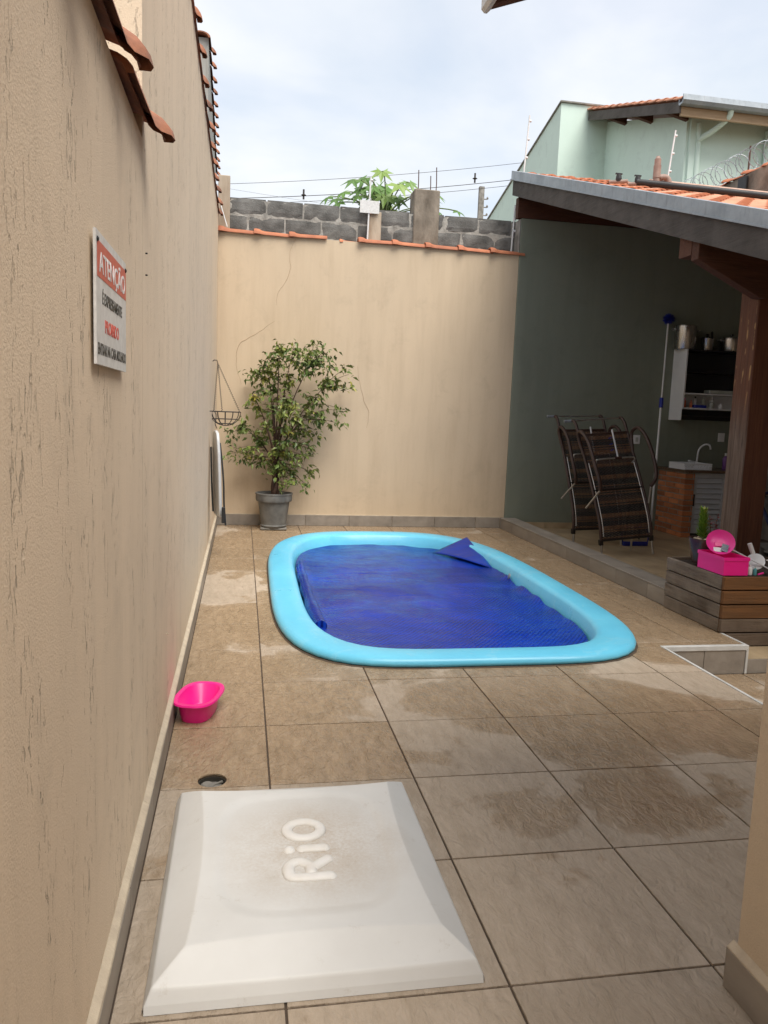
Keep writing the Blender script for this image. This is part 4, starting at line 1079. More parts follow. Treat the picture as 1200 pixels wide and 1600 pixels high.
# hanging wire basket and ironing board on the left wall
hb = thing('hanging_basket', (-.185, 8.7, 1.45), 'empty wire hanging basket in the far left corner', 'basket')
C_ = Vector((-.185, 8.7, 1.455)); RB = .165
def rb(pts, name, r=.0042, closed=False): 
    q = MB(); q.tube(pts, r, 5, closed); return q.build(name, M['dark_wire'], hb)
rb([C_+Vector((RB*math.cos(a), RB*math.sin(a), 0)) for a in [2*math.pi*i/32 for i in range(32)]], 'rim', .006, True)
for f in (.35, .65, .9):
    an = f*math.pi/2; rb([C_+Vector((RB*math.cos(an)*math.cos(a), RB*math.cos(an)*math.sin(a), -.15*math.sin(an))) for a in [2*math.pi*i/28 for i in range(28)]], 'hoop', .004, True)
for k in range(6):
    a = math.pi*k/6; rb([C_+Vector((RB*math.cos(t)*math.cos(a), RB*math.cos(t)*math.sin(a), -.15*math.sin(t))) for t in [math.pi*i/16 for i in range(17)]], 'rib', .004)
top = Vector((-.27, 8.72, 1.97))
for k in range(3):
    a = R(20+120*k); p = C_+Vector((RB*math.cos(a), RB*math.sin(a), 0))
    n_ = 44; rb([p.lerp(top, i/n_)+Vector((.006*math.cos(i*math.pi/1.0), 0, 0)) for i in range(n_+1)], 'chain', .0042)
rb([top, top+Vector((-.01, 0, .03)), top+Vector((-.035, 0, .035)), Vector((XW, 8.72, 1.99))], 'hook', .005)
ib = thing('ironing_board', (-.27, 8.0, .4), 'silver ironing board hanging against the left wall from a wire hook', 'ironing board')
b = MB(); ol = []
for (s_, z) in ((.03, 1.27), (.09, 1.25), (.125, 1.18), (.15, 1.05), (.165, .85), (.17, .6), (.17, .45), (.15, .41)): ol.append((s_, z))
full = [(s_, z) for s_, z in ol]+[(-s_, z) for s_, z in ol[::-1]]
dv = Vector((math.sin(R(12)), -math.cos(R(12)), 0)); nv = Vector((math.cos(R(12)), math.sin(R(12)), 0))
def ibp(s_, z, w_): 
    base = Vector((-.275+.03*(1.27-z), 8.02, z)); return base+dv*s_+nv*w_
n_ = len(full)
b.v = [ibp(s_, z, 0) for s_, z in full]+[ibp(s_*1.0, z, .03) for s_, z in full]
b.f = [tuple(range(n_))[::-1], tuple(range(n_, 2*n_))]+[(i, (i+1)%n_, n_+(i+1)%n_, n_+i) for i in range(n_)]; b.mi = [0]*len(b.f)
b.build('pad', M['silver_fab'], ib, 40, bevel=.006)
b = MB(); b.tube(smooth_path([ibp(.10, 1.15, .035), ibp(.14, .95, .045), ibp(.17, .75, .05), ibp(.17, .55, .05), ibp(.17, .45, .055), ibp(.175, .33, .06)], 5), .009, 6); b.build('leg', M['black'], ib)
b = MB(); b.tube(smooth_path([ibp(-.10, 1.1, -.02), ibp(-.05, .75, -.03), ibp(.0, .45, -.03)], 5), .009, 6); b.build('leg', M['black'], ib)
b = MB(); b.box(-.19, -.155, 7.80, 7.84, .36, .52); b.build('latch', M['black'], ib, bevel=.005)
hk = MB(); hk.tube(smooth_path([(XW, 8.06, 1.46), (XW+.05, 8.06, 1.455), (XW+.065, 8.05, 1.40), (XW+.055, 8.04, 1.34), (XW+.075, 8.03, 1.29)], 5), .0045, 6)
tag(hk.build('wire_hook', M['dark_wire']), 'wire hook on the left wall holding the ironing board', 'hook')

# ------------------------------------------------------------------ loungers leaning by the green wall
def make_lounger():
    t = thing('sun_lounger', (4.31, 8.03, 0), 'front brown wicker sun lounger stood on end with a raised silver support frame', 'sun lounger', 'wicker loungers stood on end by the green wall')
    ox, oy = 4.31, 8.03; W_ = .305
    prof = [(0.02, .17), (.02, .27), (.045, .40), (.11, .56), (.22, .78), (.34, 1.0), (.46, 1.2), (.56, 1.38), (.61, 1.47), (.68, 1.53), (.74, 1.535)]
    P = lambda x, i: (ox+x, oy+i[0], i[1])
    sp = smooth_path([(0, a, z) for a, z in prof], 8)
    def at(z):
        for q in range(len(sp)-1):
            if sp[q].z <= z <= sp[q+1].z:
                f = (z-sp[q].z)/max(1e-6, sp[q+1].z-sp[q].z); return sp[q].lerp(sp[q+1], f).y
        return sp[-1].y
    for s_ in (-1, 1):
        b = MB(); b.tube([(ox+s_*W_, oy+p.y, p.z) for p in sp], .018, 8); b.build('side_rail', M['sleeve'], t, 60)
        b = MB(); b.tube([(ox+s_*(W_-.028), oy+at(z)-.012, z) for z in [.25+.1*i for i in range(9)]], .006, 6); b.build('edge_tube', M['alu'], t, 60)
        b = MB(); b.tube([(ox+s_*W_, oy+.02, .20), (ox+s_*(W_+.005), oy-.01, .0)], .013, 8); b.build('leg', M['alu'], t, 60)
        b = MB(); b.box(ox+s_*W_-.022, ox+s_*W_+.022, oy, oy+.045, .15, .215); b.build('foot_joint', M['weave_b'], t, bevel=.004)
        b = MB(); b.tube([(ox+s_*(W_-.12), oy+.22, .30), (ox+s_*(W_-.12), oy+.27, .0)], .012, 8); b.build('rear_leg', M['alu'], t, 60)
        # arm: loop out of the rail and back down towards the viewer
        ap = smooth_path([(ox+s_*W_, oy+at(1.15), 1.15), (ox+s_*(W_+.03), oy+at(1.33)-.03, 1.36), (ox+s_*(W_+.05), oy+at(1.33)-.16, 1.42), (ox+s_*(W_+.05), oy+at(1.2)-.28, 1.30), (ox+s_*(W_+.05), oy+at(1.0)-.32, 1.05), (ox+s_*(W_+.03), oy+at(.85)-.30, .88), (ox+s_*(W_-.0), oy+at(.80)-.22, .78)], 6)
        b = MB(); b.tube(ap, .021, 8); b.build('arm', M['sleeve'], t, 60)
        e = ap[-1]
        b = MB(); b.tube([e, Vector(e)+Vector((-.15*(1 if s_ < 0 else 0), .06, -.20))], .010, 6); b.build('arm_strut', M['alu'], t, 60)
    b = MB(); b.tube([(ox-W_-.10, oy+.735, 1.535), (ox+W_+.01, oy+.735, 1.535)], .009, 8); b.build('head_bar', M['alu'], t)
    b = MB(); b.tube([(ox-W_-.10, oy+.735, 1.535), (ox-W_+.02, oy+.735, 1.535)], .017, 8); b.build('bar_grip', M['galv'], t)
    # woven panels: rows of strands
    def weave(z0, z1, lift, name, ph):
        b = MB(); n_ = int((z1-z0)/.0135)
        for k in range(n_):
            z = z0+(z1-z0)*(k+.5)/n_; yy = at(z)-lift
            band = math.sin(z*43+ph)+.5*math.sin(z*97+ph*3); mi = 0 if band > .45 else (1 if band < 0.1 else 2)
            if rng.random() < .22: mi = rng.randint(0, 2)
            pts = [(ox-W_+2*W_*i/26, oy+yy+.005*(1 if (i+k) % 2 else -1), z+.001*rng.uniform(-1, 1)) for i in range(27)]
            b.tube(pts, .0062, 4, mi=mi)
        for i in range(14):
            x = ox-W_+.03+(2*W_-.06)*i/13
            b.tube([(x, oy+at(z0+(z1-z0)*q/8)-lift, z0+(z1-z0)*q/8) for q in range(9)], .004, 4, mi=1)
        b.build(name, [M['weave_a'], M['weave_b'], M['weave_c']], t)
    weave(.20, .74, .004, 'seat_panel', 0); weave(.76, 1.36, .004, 'back_panel', 1.3)
    b = MB(); b.tube([(ox-W_, oy+at(.75)-.005, .75), (ox+W_, oy+at(.75)-.005, .75)], .014, 8); b.build('hinge_bar', M['weave_b'], t)
    b = MB(); b.tube([(ox-W_, oy+at(1.37)-.005, 1.37), (ox+W_, oy+at(1.37)-.005, 1.37)], .013, 8); b.build('top_bar', M['sleeve'], t)
    b = MB(); b.tube([(ox-W_, oy+.018, .205), (ox+W_, oy+.018, .205)], .014, 8); b.build('foot_bar', M['weave_b'], t)
    # raised silver support frame
    y1_ = at(.78)-.05; y2_ = at(1.08)-.14
    b = MB(); b.tube(smooth_path([(ox-.22, oy+y1_, .78), (ox-.235, oy+(y1_+y2_)/2, .95), (ox-.24, oy+y2_, 1.07), (ox-.20, oy+y2_, 1.10), (ox, oy+y2_, 1.10), (ox+.20, oy+y2_, 1.10), (ox+.235, oy+y2_, 1.07), (ox+.232, oy+y2_+.06, 1.03)], 5), .009, 8); b.build('support_frame', M['alu'], t, 60)
    b = MB(); b.tube([(ox+.03, oy+y2_, 1.10), (ox-.03, oy+y2_+.02, 1.43)], .0105, 8); b.build('ratchet_bar', M['white_pole'], t, 60)
    b = MB(); b.tube([(ox-.01, oy+y2_, 1.10), (ox+.07, oy+y2_, 1.10)], .018, 8); b.build('ratchet_sleeve', M['sleeve'], t, 60)
    b = MB()
    for z in (1.2, 1.27, 1.34): b.tube([(ox-.0-.18*(z-1.1), oy+y2_+.01, z), (ox-.035-.18*(z-1.1), oy+y2_+.01, z-.012)], .005, 5)
    b.build('ratchet_teeth', M['blue'], t)
    return t
la = make_lounger()
la.rotation_euler = (0, R(-5.5), 0)
lb_ = copy_tree(la); lb_.location = (4.28, 8.74, 0); lb_.rotation_euler = (R(2), R(-2.5), 0)
lb_['label'] = 'rear brown wicker sun lounger against the green wall behind the front lounger'
sq = thing('squeegee', (4.75, 8.75, 0), 'blue floor squeegee head behind the feet of the front lounger', 'squeegee')
b = MB(); b.box(4.62, 4.95, 8.72, 8.77, .0, .05); b.build('blade', M['blue'], sq, bevel=.008)
b = MB(); b.tube(smooth_path([(4.62, 8.745, .04), (4.61, 8.76, .14), (4.63, 8.80, .22)], 4), .008, 6); b.tube(smooth_path([(4.95, 8.745, .04), (4.96, 8.76, .14), (4.94, 8.80, .22)], 4), .008, 6); b.tube([(4.63, 8.80, .22), (4.94, 8.80, .22)], .008, 6); b.build('bracket', M['blue'], sq)
st = thing('stool', (5.12, 9.35, 0), 'dark stool top showing behind the right side of the front lounger', 'stool')
b = MB(); b.lathe([(.02, .44), (.13, .445), (.145, .46), (.14, .485), (.02, .49)], (5.1, 9.35, 0), 20); b.build('seat', M['black'], st, 40)
for k in range(3):
    a = R(30+120*k); b = MB(); b.tube([(5.1+.09*math.cos(a), 9.35+.09*math.sin(a), .445), (5.1+.12*math.cos(a), 9.35+.12*math.sin(a), 0)], .013, 6); b.build('leg', M['black'], st)

# long-handled cobweb brush
br = thing('long_brush', (5.28, 9.35, 0), 'long white telescopic pole with a blue brush head leaning on the green wall', 'brush')
pB, pT = Vector((5.26, 9.25, .0)), Vector((5.70, 10.0, 2.86))
b = MB(); b.tube([pB, pB.lerp(pT, .62)], .0145, 8); b.build('lower_pole', M['white_pole'], br)
b = MB(); b.tube([pB.lerp(pT, .62), pT], .0115, 8); b.build('upper_pole', M['white_pole'], br)
b = MB(); b.tube([pB.lerp(pT, .60), pB.lerp(pT, .645)], .026, 10); b.build('collar', M['blue'], br)
b = MB(); c = pT+Vector((.01, .01, .06))
for k in range(520):
    d = Vector((rng.gauss(0, 1), rng.gauss(0, 1), rng.gauss(0, .9)+.3)).normalized(); e = c+d*rng.uniform(.06, .085)
    if e.y > 10.095: e.y = 10.095
    b.tube([c+d*.01, e], [.003, .002], 3)
b.lathe([(.015, -.06), (.02, 0), (.01, .03)], c, 8); struct(b.build('bristles', M['blue'], br), 'stuff')

# ------------------------------------------------------------------ kitchen corner
kc = thing('kitchen_counter', (6.3, 9.6, 0), 'brick counter with brown stone top and pale louvred doors by the green wall', 'counter')
CX0, CY0 = 5.80, 9.42
b = MB(); b.box(CX0+.008, 5.945, CY0+.008, 10.098, -.0, .872); b.build('pier_core', M['brick_mortar'], kc)
b = MB(); b.box(5.946, 6.99, CY0+.12, 10.098, 0, .872); b.build('carcass', M['black_lam'], kc)
cz = .072; hz_ = .058; bcache = {}
def brick(x0, x1, y0, y1, z0, z1):
    key = (round(x1-x0, 3), round(y1-y0, 3), rng.randint(0, 3))
    if key not in bcache:
        q = MB(); sx, sy, sz = x1-x0, y1-y0, z1-z0
        q.box(-sx/2, sx/2, -sy/2, sy/2, -sz/2, sz/2); q.v = [(v[0]+.0035*rng.uniform(-1, 1), v[1]+.0035*rng.uniform(-1, 1), v[2]+.004*rng.uniform(-1, 1)) for v in q.v]
        bcache[key] = mesh_of(q, 'brick', M['brick'], None, .005)
    inst('brick', bcache[key], ((x0+x1)/2, (y0+y1)/2, (z0+z1)/2), kc)
for r_ in range(12):
    z0 = .004+cz*r_; z1 = z0+hz_
    if r_ % 2 == 0:
        brick(CX0, 5.945, CY0, CY0+.115, z0, z1); ysx = CY0+.13
    else:
        brick(CX0, CX0+.115, CY0, CY0+.235, z0, z1); brick(CX0+.13, 5.945, CY0, CY0+.115, z0, z1); ysx = CY0+.25
    y_ = ysx
    while y_ < 10.06:
        ye = min(y_+.225, 10.095)
        if ye-y_ > .03: brick(CX0, CX0+.115, y_, ye, z0, z1)
        y_ += .24
b = MB(); b.box(CX0-.025, 6.99, CY0-.03, 10.098, .873, .908); b.build('countertop', M['granite'], kc, bevel=.005)
for dx0 in (5.955, 6.47):
    dx1 = dx0+.485
    d = MB(); d.box(dx0, dx0+.055, CY0+.05, CY0+.08, .05, .865); d.box(dx1-.055, dx1, CY0+.05, CY0+.08, .05, .865); d.box(dx0+.0551, dx1-.0551, CY0+.05, CY0+.08, .05, .17); d.box(dx0+.0551, dx1-.0551, CY0+.05, CY0+.08, .80, .865)
    dr_ = d.build('louvre_door', M['door_grey'], kc)
    for k in range(9):
        z = .172+.0697*k
        b = MB(); b.prism([(CY0+.052, z), (CY0+.045, z+.006), (CY0+.072, z+.066), (CY0+.078, z+.06)], 0, dx0+.0552, dx1-.0552); b.build('slat', M['door_grey'], dr_)
    b = MB(); b.box(dx0+.015, dx0+.037, CY0+.042, CY0+.0498, .42, .58); b.build('pull', M['black'], dr_)
fa = thing('tap', (6.28, 9.95, .908), 'white curved kitchen tap on the counter', 'tap')
b = MB(); b.tube(smooth_path([(6.28, 9.95, .908), (6.285, 9.95, 1.05), (6.30, 9.945, 1.17), (6.36, 9.92, 1.235), (6.42, 9.90, 1.23), (6.44, 9.89, 1.17)], 6), .013, 8); b.build('spout', M['white'], fa, 60)
b = MB(); b.lathe([(.03, 0), (.03, .02), (.018, .03), (.018, .08)], (6.28, 9.95, .908), 12); b.build('base', M['white'], fa, 40)
b = MB(); b.tube([(6.28, 9.95, .985), (6.17, 9.93, 1.0)], .010, 6); b.lathe([(.02, 0), (.03, .01), (.02, .025)], (6.16, 9.93, .99), 8); b.build('handle', M['white'], fa)
dk = thing('dish_rack', (5.98, 9.68, .908), 'white plastic dish drainer tray on the brick end of the counter', 'dish rack')
b = MB()
x0, x1, y0_, y1_, z0, z1 = 5.80, 6.20, 9.46, 9.84, .910, .985
def wallp(a, c_, solid):
    a, c_ = Vector(a), Vector(c_)
    nrm = (c_-a).normalized()
    b.tube([a+Vector((0, 0, z1-z0)), c_+Vector((0, 0, z1-z0))], .008, 6)
    b.tube([a, c_], .006, 6)
    n_ = int((c_-a).length/.022)
    if solid: b.add([a, c_, c_+Vector((0, 0, z1-z0)), a+Vector((0, 0, z1-z0))], [(0, 1, 2, 3)])
    else:
        for i in range(n_+1):
            p = a.lerp(c_, i/n_); q = a.lerp(c_, min(1, (i+1.6)/n_)); b.tube([p, q+Vector((0, 0, z1-z0))], .0035, 4); b.tube([q, p+Vector((0, 0, z1-z0))], .0035, 4)
wallp((x0, y0_, z0), (x1, y0_, z0), False); wallp((x1, y0_, z0), (x1, y1_, z0), False); wallp((x1, y1_, z0), (x0, y1_, z0), False); wallp((x0, y1_, z0), (x0, y0_, z0), True)
b.box(x0, x1, y0_, y1_, z0-.001, z0+.004); b.build('tray', M['white'], dk)
b = MB(); b.tube([((x0+x1)/2, y0_, z1), ((x0+x1)/2, y1_, z1)], .006, 6); b.build('divider', M['white'], dk)
def bottle(x, y, z, h, r, mat, capm, label, name='bottle'):
    t = thing(name, (x, y, z), label, name)
    q = MB(); q.lathe([(r*.9, 0), (r, .005), (r, h*.62), (r*.8, h*.74), (r*.38, h*.8), (r*.38, h*.84)], (x, y, z), 12); q.build('body', mat, t, 40)
    q = MB(); q.lathe([(r*.45, h*.84), (r*.45, h), (r*.3, h*1.0)], (x, y, z), 10); q.build('cap', capm, t, 40)
    return t
bottle(6.62, 9.80, .908, .22, .036, M['purple'], M['white'], 'purple detergent bottle on the counter beside the tap')

# wall cabinet
wc = thing('wall_cabinet', (6.3, 10.1, 1.56), 'open black and white wall cabinet hung on the green wall', 'cabinet')
cx0, cx1, cy0, cy1 = 5.88, 6.90, 9.77, 10.0995
def cbx(name, x0, x1, y0, y1, z0, z1, mat): 
    q = MB(); q.box(x0, x1, y0, y1, z0, z1); return q.build(name, mat, wc, bevel=.0015)
cbx('side_panel', cx0, cx0+.022, cy0, cy1, 1.735, 2.515, M['white']); cbx('side_panel', cx1-.022, cx1, cy0, cy1, 1.735, 2.515, M['white'])
cbx('top_panel', cx0+.0221, cx1-.0221, cy0, cy1, 2.497, 2.515, M['black_lam'])
cbx('bottom_panel', cx0, cx1, cy0, cy1, 1.715, 1.7345, M['white'])
cbx('lower_shelf', cx0+.0221, cx1-.0221, cy0+.003, cy1, 1.915, 1.933, M['white'])
cbx('upper_shelf', cx0+.0221, cx1-.0221, cy0+.01, cy1, 2.21, 2.222, M['black_lam'])
cbx('back_panel', cx0+.0221, cx1-.0221, cy1-.012, cy1-.001, 1.935, 2.496, M['black_lam'])
cbx('niche_back', cx0+.0221, cx1-.0221, cy1-.012, cy1-.001, 1.736, 1.914, M['white'])
cbx('end_strip', cx0, cx0+.012, cy0+.02, cy1, 1.56, 1.7145, M['white'])
cbx('towel_rail_panel', cx0+.0125, cx1, cy1-.03, cy1, 1.57, 1.7145, M['black_lam'])
q = MB(); q.tube([(cx0+.02, cy0+.08, 1.63), (cx1, cy0+.08, 1.63)], .008, 8); q.build('towel_rail', M['black'], wc)
tag(MB().box(6.30, 6.75, 9.82, 9.97, 1.934, 1.985).build('white_tray', M['clear'], None, bevel=.01), 'pale flat tray lying on the middle shelf of the black cabinet', 'tray')
zc = 1.735
bottle(5.945, 9.83, zc, .13, .017, M['orange'], M['pink'], 'slim red-capped bottle, leftmost in the cabinet niche')
bottle(6.04, 9.83, zc, .10, .019, M['orange'], M['orange'], 'orange bottle second from left in the cabinet niche')
tag(MB().box(6.08, 6.26, 9.80, 9.92, zc, zc+.042).build('blue_box', M['blue'], None, bevel=.006), 'small dark blue box on the cabinet niche floor', 'box')
bottle(6.18, 9.96, zc, .16, .026, M['white'], M['black'], 'white bottle with dark cap behind the blue box')
bottle(6.30, 9.94, zc, .15, .030, M['clear'], M['clear'], 'frosted jar in the middle of the cabinet niche', 'jar')
bottle(6.37, 9.86, zc, .11, .036, M['clear'], M['white'], 'squat clear jar in front of the frosted jar', 'jar')
bottle(6.43, 9.95, zc, .17, .034, M['white'], M['white'], 'tall white tub right of the clear jars', 'tub')
bottle(6.50, 9.84, zc, .075, .030, M['white'], M['white'], 'small white tub at the front right of the niche', 'tub')
# pans on the cabinet
def pan(x, y, r, h, label, lid=False, loops=True, long=False):
    t = thing('cooking_pot', (x, y, 2.515), label, 'cooking pot')
    q = MB(); q.lathe([(r*.95, 0.001), (r, .012), (r, h-.008), (r*1.03, h-.004), (r*1.03, h), (r*.97, h), (r*.97, .01), (r*.5, .008)], (x, y, 2.516), 32); q.build('body', M['steel'], t, 40)
    if loops:
        for s_ in (-1, 1):
            q = MB(); q.tube(smooth_path([(x+s_*r, y-.05, 2.516+h*.8), (x+s_*(r+.05), y-.045, 2.516+h*.84), (x+s_*(r+.05), y+.045, 2.516+h*.84), (x+s_*r, y+.05, 2.516+h*.8)], 4), .008, 6); q.build('handle', M['steel'], t, 60)
    if lid:
        q = MB(); q.lathe([(r*1.04, h+.001), (r*.9, h+.012), (r*.3, h+.025), (.02, h+.03), (.015, h+.045), (.025, h+.06), (.01, h+.066)], (x, y, 2.516), 24); q.build('lid', M['steel'] if not long else M['black'], t, 40)
    if long:
        q = MB(); q.tube([(x+.02, y-r, 2.516+h), (x-.03, y-r-.06, 2.516+h+.07)], .015, 8); q.build('handle', M['black'], t)
pan(5.925, 9.92, .14, .315, 'large steel stock pot on top of the cabinet')
pan(6.27, 9.94, .085, .17, 'small steel pressure pot with dark lid between the larger pots', True, False, True)
pan(6.63, 9.93, .14, .185, 'medium lidded steel pot at the right end of the cabinet top', True)

# ------------------------------------------------------------------ plank planter
pn = thing('planter_box', (3.46, 5.0, 0), 'raised planter of weathered horizontal planks standing on the kerb corner', 'planter')
PXF, PYF = 3.462, 5.0
def plank(x0, x1, y0, y1, z0, z1, mat):
    q = MB(); q.box(x0, x1, y0, y1, z0, z1)
    q.v = [(v[0]+.002*rng.uniform(-1, 1), v[1]+.002*rng.uniform(-1, 1), v[2]+.0018*rng.uniform(-1, 1)) for v in q.v]
    return q.build('plank', mat, pn, bevel=.004, off=((x0+x1)/2, (y0+y1)/2, (z0+z1)/2))
for k in range(4):
    z0 = .004+.1065*k; plank(PXF, PXF+.03, PYF+.033, 5.785, z0, z0+.097, M['wood_plank_y'])
zs = [-.098, .008, .113, .219, .325]
for k, z0 in enumerate(zs):
    plank(PXF+(.032 if k == 0 else .004), 5.2, PYF, PYF+.03, z0, z0+.097, M['wood_brown_x'] if k >= 2 else M['wood_grey_x'])
q = MB(); q.box(PXF+.005, PXF+.03, PYF+.0305, PYF+.0325, .0, .42); q.build('corner_batten', M['wood_brown_x'], pn)
q = MB(); q.box(PXF+.031, 5.2, 5.755, 5.785, 0.0, .425); q.build('back_board', M['wood_grey_x'], pn)
q = MB(); q.grid(lambda u, v: (PXF+.031+u*(1.73), PYF+.034+v*.72, .405+.006*fbm((u*14, v*8, 2))), 40, 18); q.build('soil', M['soil'], pn)
# succulent pot
sp_t = thing('potted_succulent', (3.63, 5.50, .425), 'spiky green succulent with red sprig in a dark brown pot on the planter', 'potted plant')
sx_, sy_, sz_ = 3.60, 5.50, .43
b = MB(); b.lathe([(.07, 0), (.082, .004), (.096, .06), (.118, .165), (.122, .19), (.122, .198), (.108, .199), (.104, .18), (.1, .17)], (sx_, sy_, sz_), 28); b.build('pot', M['brown_pot'], sp_t, 40)
b = MB(); b.lathe([(.1, .16), (.09, .178), (.02, .182)], (sx_, sy_, sz_), 20); b.build('soil', M['soil'], sp_t)
pmesh = mesh_of(MB().lathe([(.006, -.014), (.017, -.006), (.02, .002), (.014, .011), (.004, .014)], (0, 0, 0), 9), 'pebble', M['pebble'], 80)
for k in range(13):
    a = rng.random()*6.28; r_ = .045+.05*rng.random(); inst('pebble', pmesh, (sx_+r_*math.cos(a), sy_+r_*math.sin(a), sz_+.188), sp_t, (0, 0, a), (1+rng.random()*.6, 1, .9))
b = MB(); b.tube([(sx_-.02, sy_, sz_+.17), (sx_-.03, sy_, sz_+.42)], .012, 6); b.build('stem', M['stem'], sp_t)
q = MB(); q.tint = []
for k in range(96):
    t = k/96; a = k*2.4; z = sz_+.19+.22*t; ln = .088*(1-.3*t); tl = .75+.7*t
    p = Vector((sx_-.02-.01*t, sy_, z)); d = Vector((math.cos(a), math.sin(a), tl)).normalized(); sd_ = d.cross(Vector((0, 0, 1))).normalized()*.0125
    q.add([p-sd_*.6, p+sd_*.6, p+d*ln*.5+sd_, p+d*ln, p+d*ln*.5-sd_, p+d*ln*.45+Vector((0, 0, .004))], [(0, 1, 5), (1, 2, 5), (2, 3, 5), (3, 4, 5), (4, 0, 5)]); q.tint += [min(1, .25+.35*t+rng.uniform(-.2, .25))]*6
struct(q.build('foliage', M['succulent'], sp_t), 'stuff')
q = MB(); q.tint = []; tb = MB()
for k in range(4):
    a = k*1.7; tip = Vector((sx_+.06+.04*math.cos(a), sy_+.04*math.sin(a), sz_+.30+.03*k)); st_ = Vector((sx_+.045, sy_, sz_+.17))
    tb.tube([st_, st_.lerp(tip, .5)+Vector((.01, 0, 0)), tip], .0025, 4)
    for j in range(9):
        p = st_.lerp(tip, .35+.65*j/8); leaf(q, p, Vector((rng.gauss(0, 1), rng.gauss(0, 1), rng.uniform(-.2, .8))), .032, rng.random())
tb.build('red_stem', M['bark'], sp_t); struct(q.build('red_sprig', M['red_leaf'], sp_t), 'stuff')
# pink box with round lid
pk = thing('pink_box', (3.58, 5.18, .425), 'hot pink plastic storage box with an open round lid on the planter', 'box')
bx0, bx1, by0, by1, bz0, bz1 = 3.467, 3.667, 5.03, 5.36, .428, .558
b = MB(); t_ = .004
b.prism([(bx0+.008, by0+.006), (bx1-.008, by0+.006), (bx1-.008, by1-.006), (bx0+.008, by1-.006)], 2, bz0, bz0+.005)
for (x0, x1, y0_, y1_) in ((bx0, bx1, by0, by0+t_), (bx0, bx1, by1-t_, by1), (bx0, bx0+t_, by0+t_, by1-t_), (bx1-t_, bx1, by0+t_, by1-t_)): b.box(x0, x1, y0_, y1_, bz0, bz1)
b.build('box_body', M['pink'], pk)
b = MB()
for (x0, x1, y0_, y1_) in ((bx0-.005, bx1+.005, by0-.005, by0-.0005), (bx0-.005, bx1+.005, by1+.0005, by1+.005), (bx0-.005, bx0-.0005, by0-.0004, by1+.0004), (bx1+.0005, bx1+.005, by0-.0004, by1+.0004)): b.box(x0, x1, y0_, y1_, bz1-.022, bz1+.003)
b.build('rim', M['pink'], pk)
ax = Vector((-.35, -.75, .55)).normalized()
lc = Vector((3.565, 5.24, .640))
b = MB(); b.lathe([(.03, -.022), (.068, -.02), (.082, -.008), (.098, .002), (.103, .006), (.103, .0), (.084, -.014), (.07, -.026), (.03, -.028)], lc, 32, axis=ax); b.build('round_lid', M['pink_light'], pk, 50)
e1 = ax.cross(Vector((0, 0, 1))).normalized(); e2 = e1.cross(ax)*-1
if e2.z < 0: e2 = -e2
def card(cu, cv, w_, h_, rot, mat, name, label, cat, lift):
    ca, sa = math.cos(rot), math.sin(rot); a1 = e1*ca+e2*sa; a2 = -e1*sa+e2*ca
    c = lc+ax*lift+e1*cu+e2*cv; vs = [c+a1*w_*i+a2*h_*j+ax*k for k in (0, .006) for i, j in ((-.5, -.5), (.5, -.5), (.5, .5), (-.5, .5))]
    q = MB(); q.add(vs, [(3, 2, 1, 0), (4, 5, 6, 7), (0, 1, 5, 4), (1, 2, 6, 5), (2, 3, 7, 6), (3, 0, 4, 7)]); return tag(q.build(name, mat), label, cat)
sgn = 1 if e1.x > 0 else -1
card(sgn*.030, -.045, .048, .062, -.25*sgn, M['phone'], 'dark_case', 'small dark blue rectangular case propped in the round pink lid', 'case', -.008)
card(-sgn*.022, -.06, .055, .035, 0, M['white'], 'white_card', 'white card lying in the bottom of the round pink lid', 'card', -.012)
card(-sgn*.008, -.012, .055, .035, .0, M['pink'], 'pink_case', 'deep pink square case inside the round pink lid above the white card', 'case', -.016)
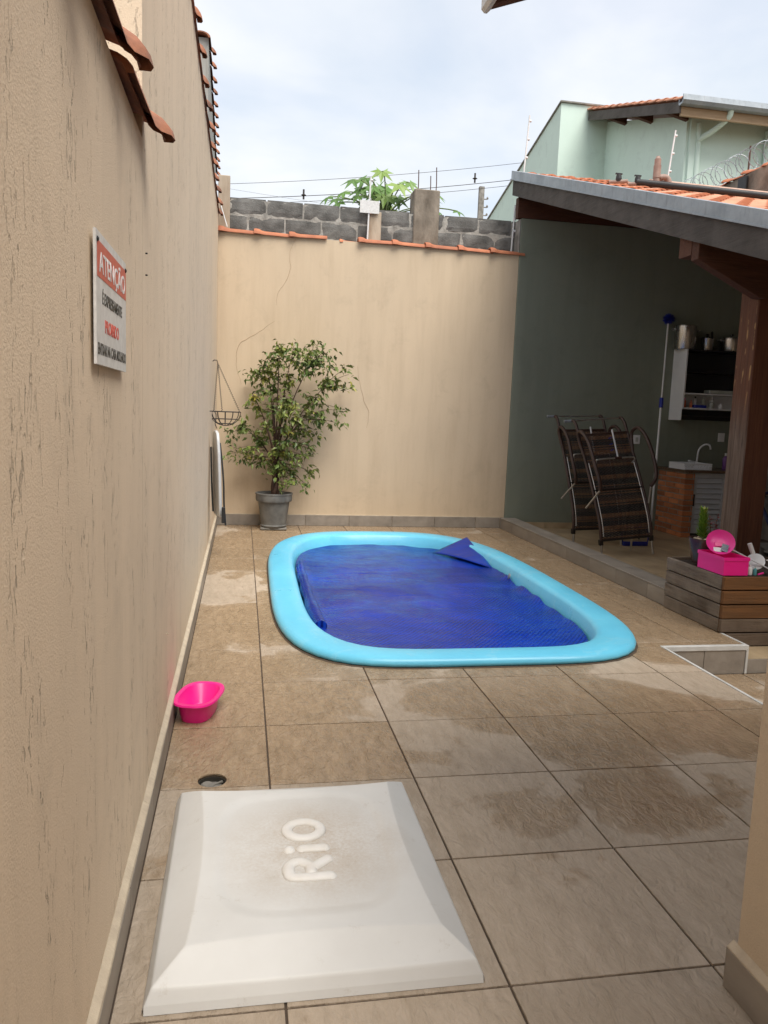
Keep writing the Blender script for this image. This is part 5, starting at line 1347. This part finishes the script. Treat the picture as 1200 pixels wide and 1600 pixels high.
# craft bits on the planter
fn_ = thing('paper_fan', (3.86, 5.16, .43), 'round white paddle with white handle lying on the planter', 'paddle')
fc = Vector((3.845, 5.20, .50)); fax = Vector((-.55, -.6, .55)).normalized()
b = MB(); b.lathe([(.02, -.004), (.06, -.004), (.068, 0), (.06, .004), (.02, .005)], fc, 28, axis=fax); b.build('disc', M['white'], fn_, 40)
b = MB(); b.tube([fc+Vector((-.02, .01, .06)), fc+Vector((-.05, .02, .135))], .017, 8); b.build('handle', M['white'], fn_, 40)
def stick(a, c_, r, mat, label): tag(MB().tube([a, c_], r, 6).build('stick', mat), label, 'stick')
stick((3.68, 5.26, .58), (3.93, 5.10, .445), .0055, M['white'], 'long white stick leaning across the round paddle')
stick((3.90, 5.15, .52), (4.1, 5.10, .50), .005, M['white'], 'white stick pointing off the right edge behind the paddle')
stick((3.865, 5.05, .432), (3.87, 5.07, .52), .005, M['white'], 'short upright white stick right of the paddle')
bottle(3.70, 5.06, .428, .075, .020, M['white'], M['white'], 'small white bottle beside the pink box')
bottle(3.735, 5.045, .428, .065, .012, M['teal'], M['clear'], 'small teal bottle right of the pink box')
stick((3.75, 5.03, .436), (3.80, 5.04, .445), .007, M['pink_light'], 'short pink pen lying beside the teal bottle')
tag(MB().lathe([(.02, 0), (.03, .005), (.034, .03), (.026, .05), (.01, .055)], (3.95, 5.12, .428), 16).build('blue_pot', M['blue'], None, 40), 'little blue jar at the right edge of the planter top', 'jar')
# folding chair partly in view
ch = thing('folding_chair', (4.75, 6.6, 0), 'grey fabric chair with navy edging behind the wooden post', 'chair')
b = MB(); b.grid(lambda u, v: (4.42+.5*u+.06*(1-v), 6.12+.30*v+.03*math.sin(u*math.pi), .42+.46*v), 10, 10); o = b.build('backrest', M['grey_fab'], ch, 60); o.modifiers.new('t', 'SOLIDIFY').thickness = .02
b = MB(); b.grid(lambda u, v: (4.48+.5*u, 6.14+.46*v, .41-.03*math.sin(v*math.pi)), 8, 8); o = b.build('seat', M['grey_fab'], ch, 60); o.modifiers.new('t', 'SOLIDIFY').thickness = .02
b = MB(); b.tube([(4.475, 6.11, .42), (4.44, 6.26, .66), (4.415, 6.42, .885), (4.67, 6.46, .93), (4.93, 6.42, .885), (4.99, 6.11, .42)], .018, 8); b.build('edging', M['navy_fab'], ch, 60)
b = MB(); b.grid(lambda u, v: (4.38+.3*u, 6.09+.28*v-.02*math.sin(u*6), .40-.38*(1-v)**.8+.02*math.sin(u*9)), 10, 8); o = b.build('hanging_cloth', M['grey_fab'], ch, 60); o.modifiers.new('t', 'SOLIDIFY').thickness = .01
for (x, y) in ((4.50, 6.16), (4.97, 6.16), (4.50, 6.58), (4.97, 6.58)):
    b = MB(); b.tube([(x, y, .41), (x+.02, y+(.05 if y > 6.4 else -.03), 0)], .014, 8); b.build('leg', M['alu'], ch)

for o in ch.children: o.location.x += .28
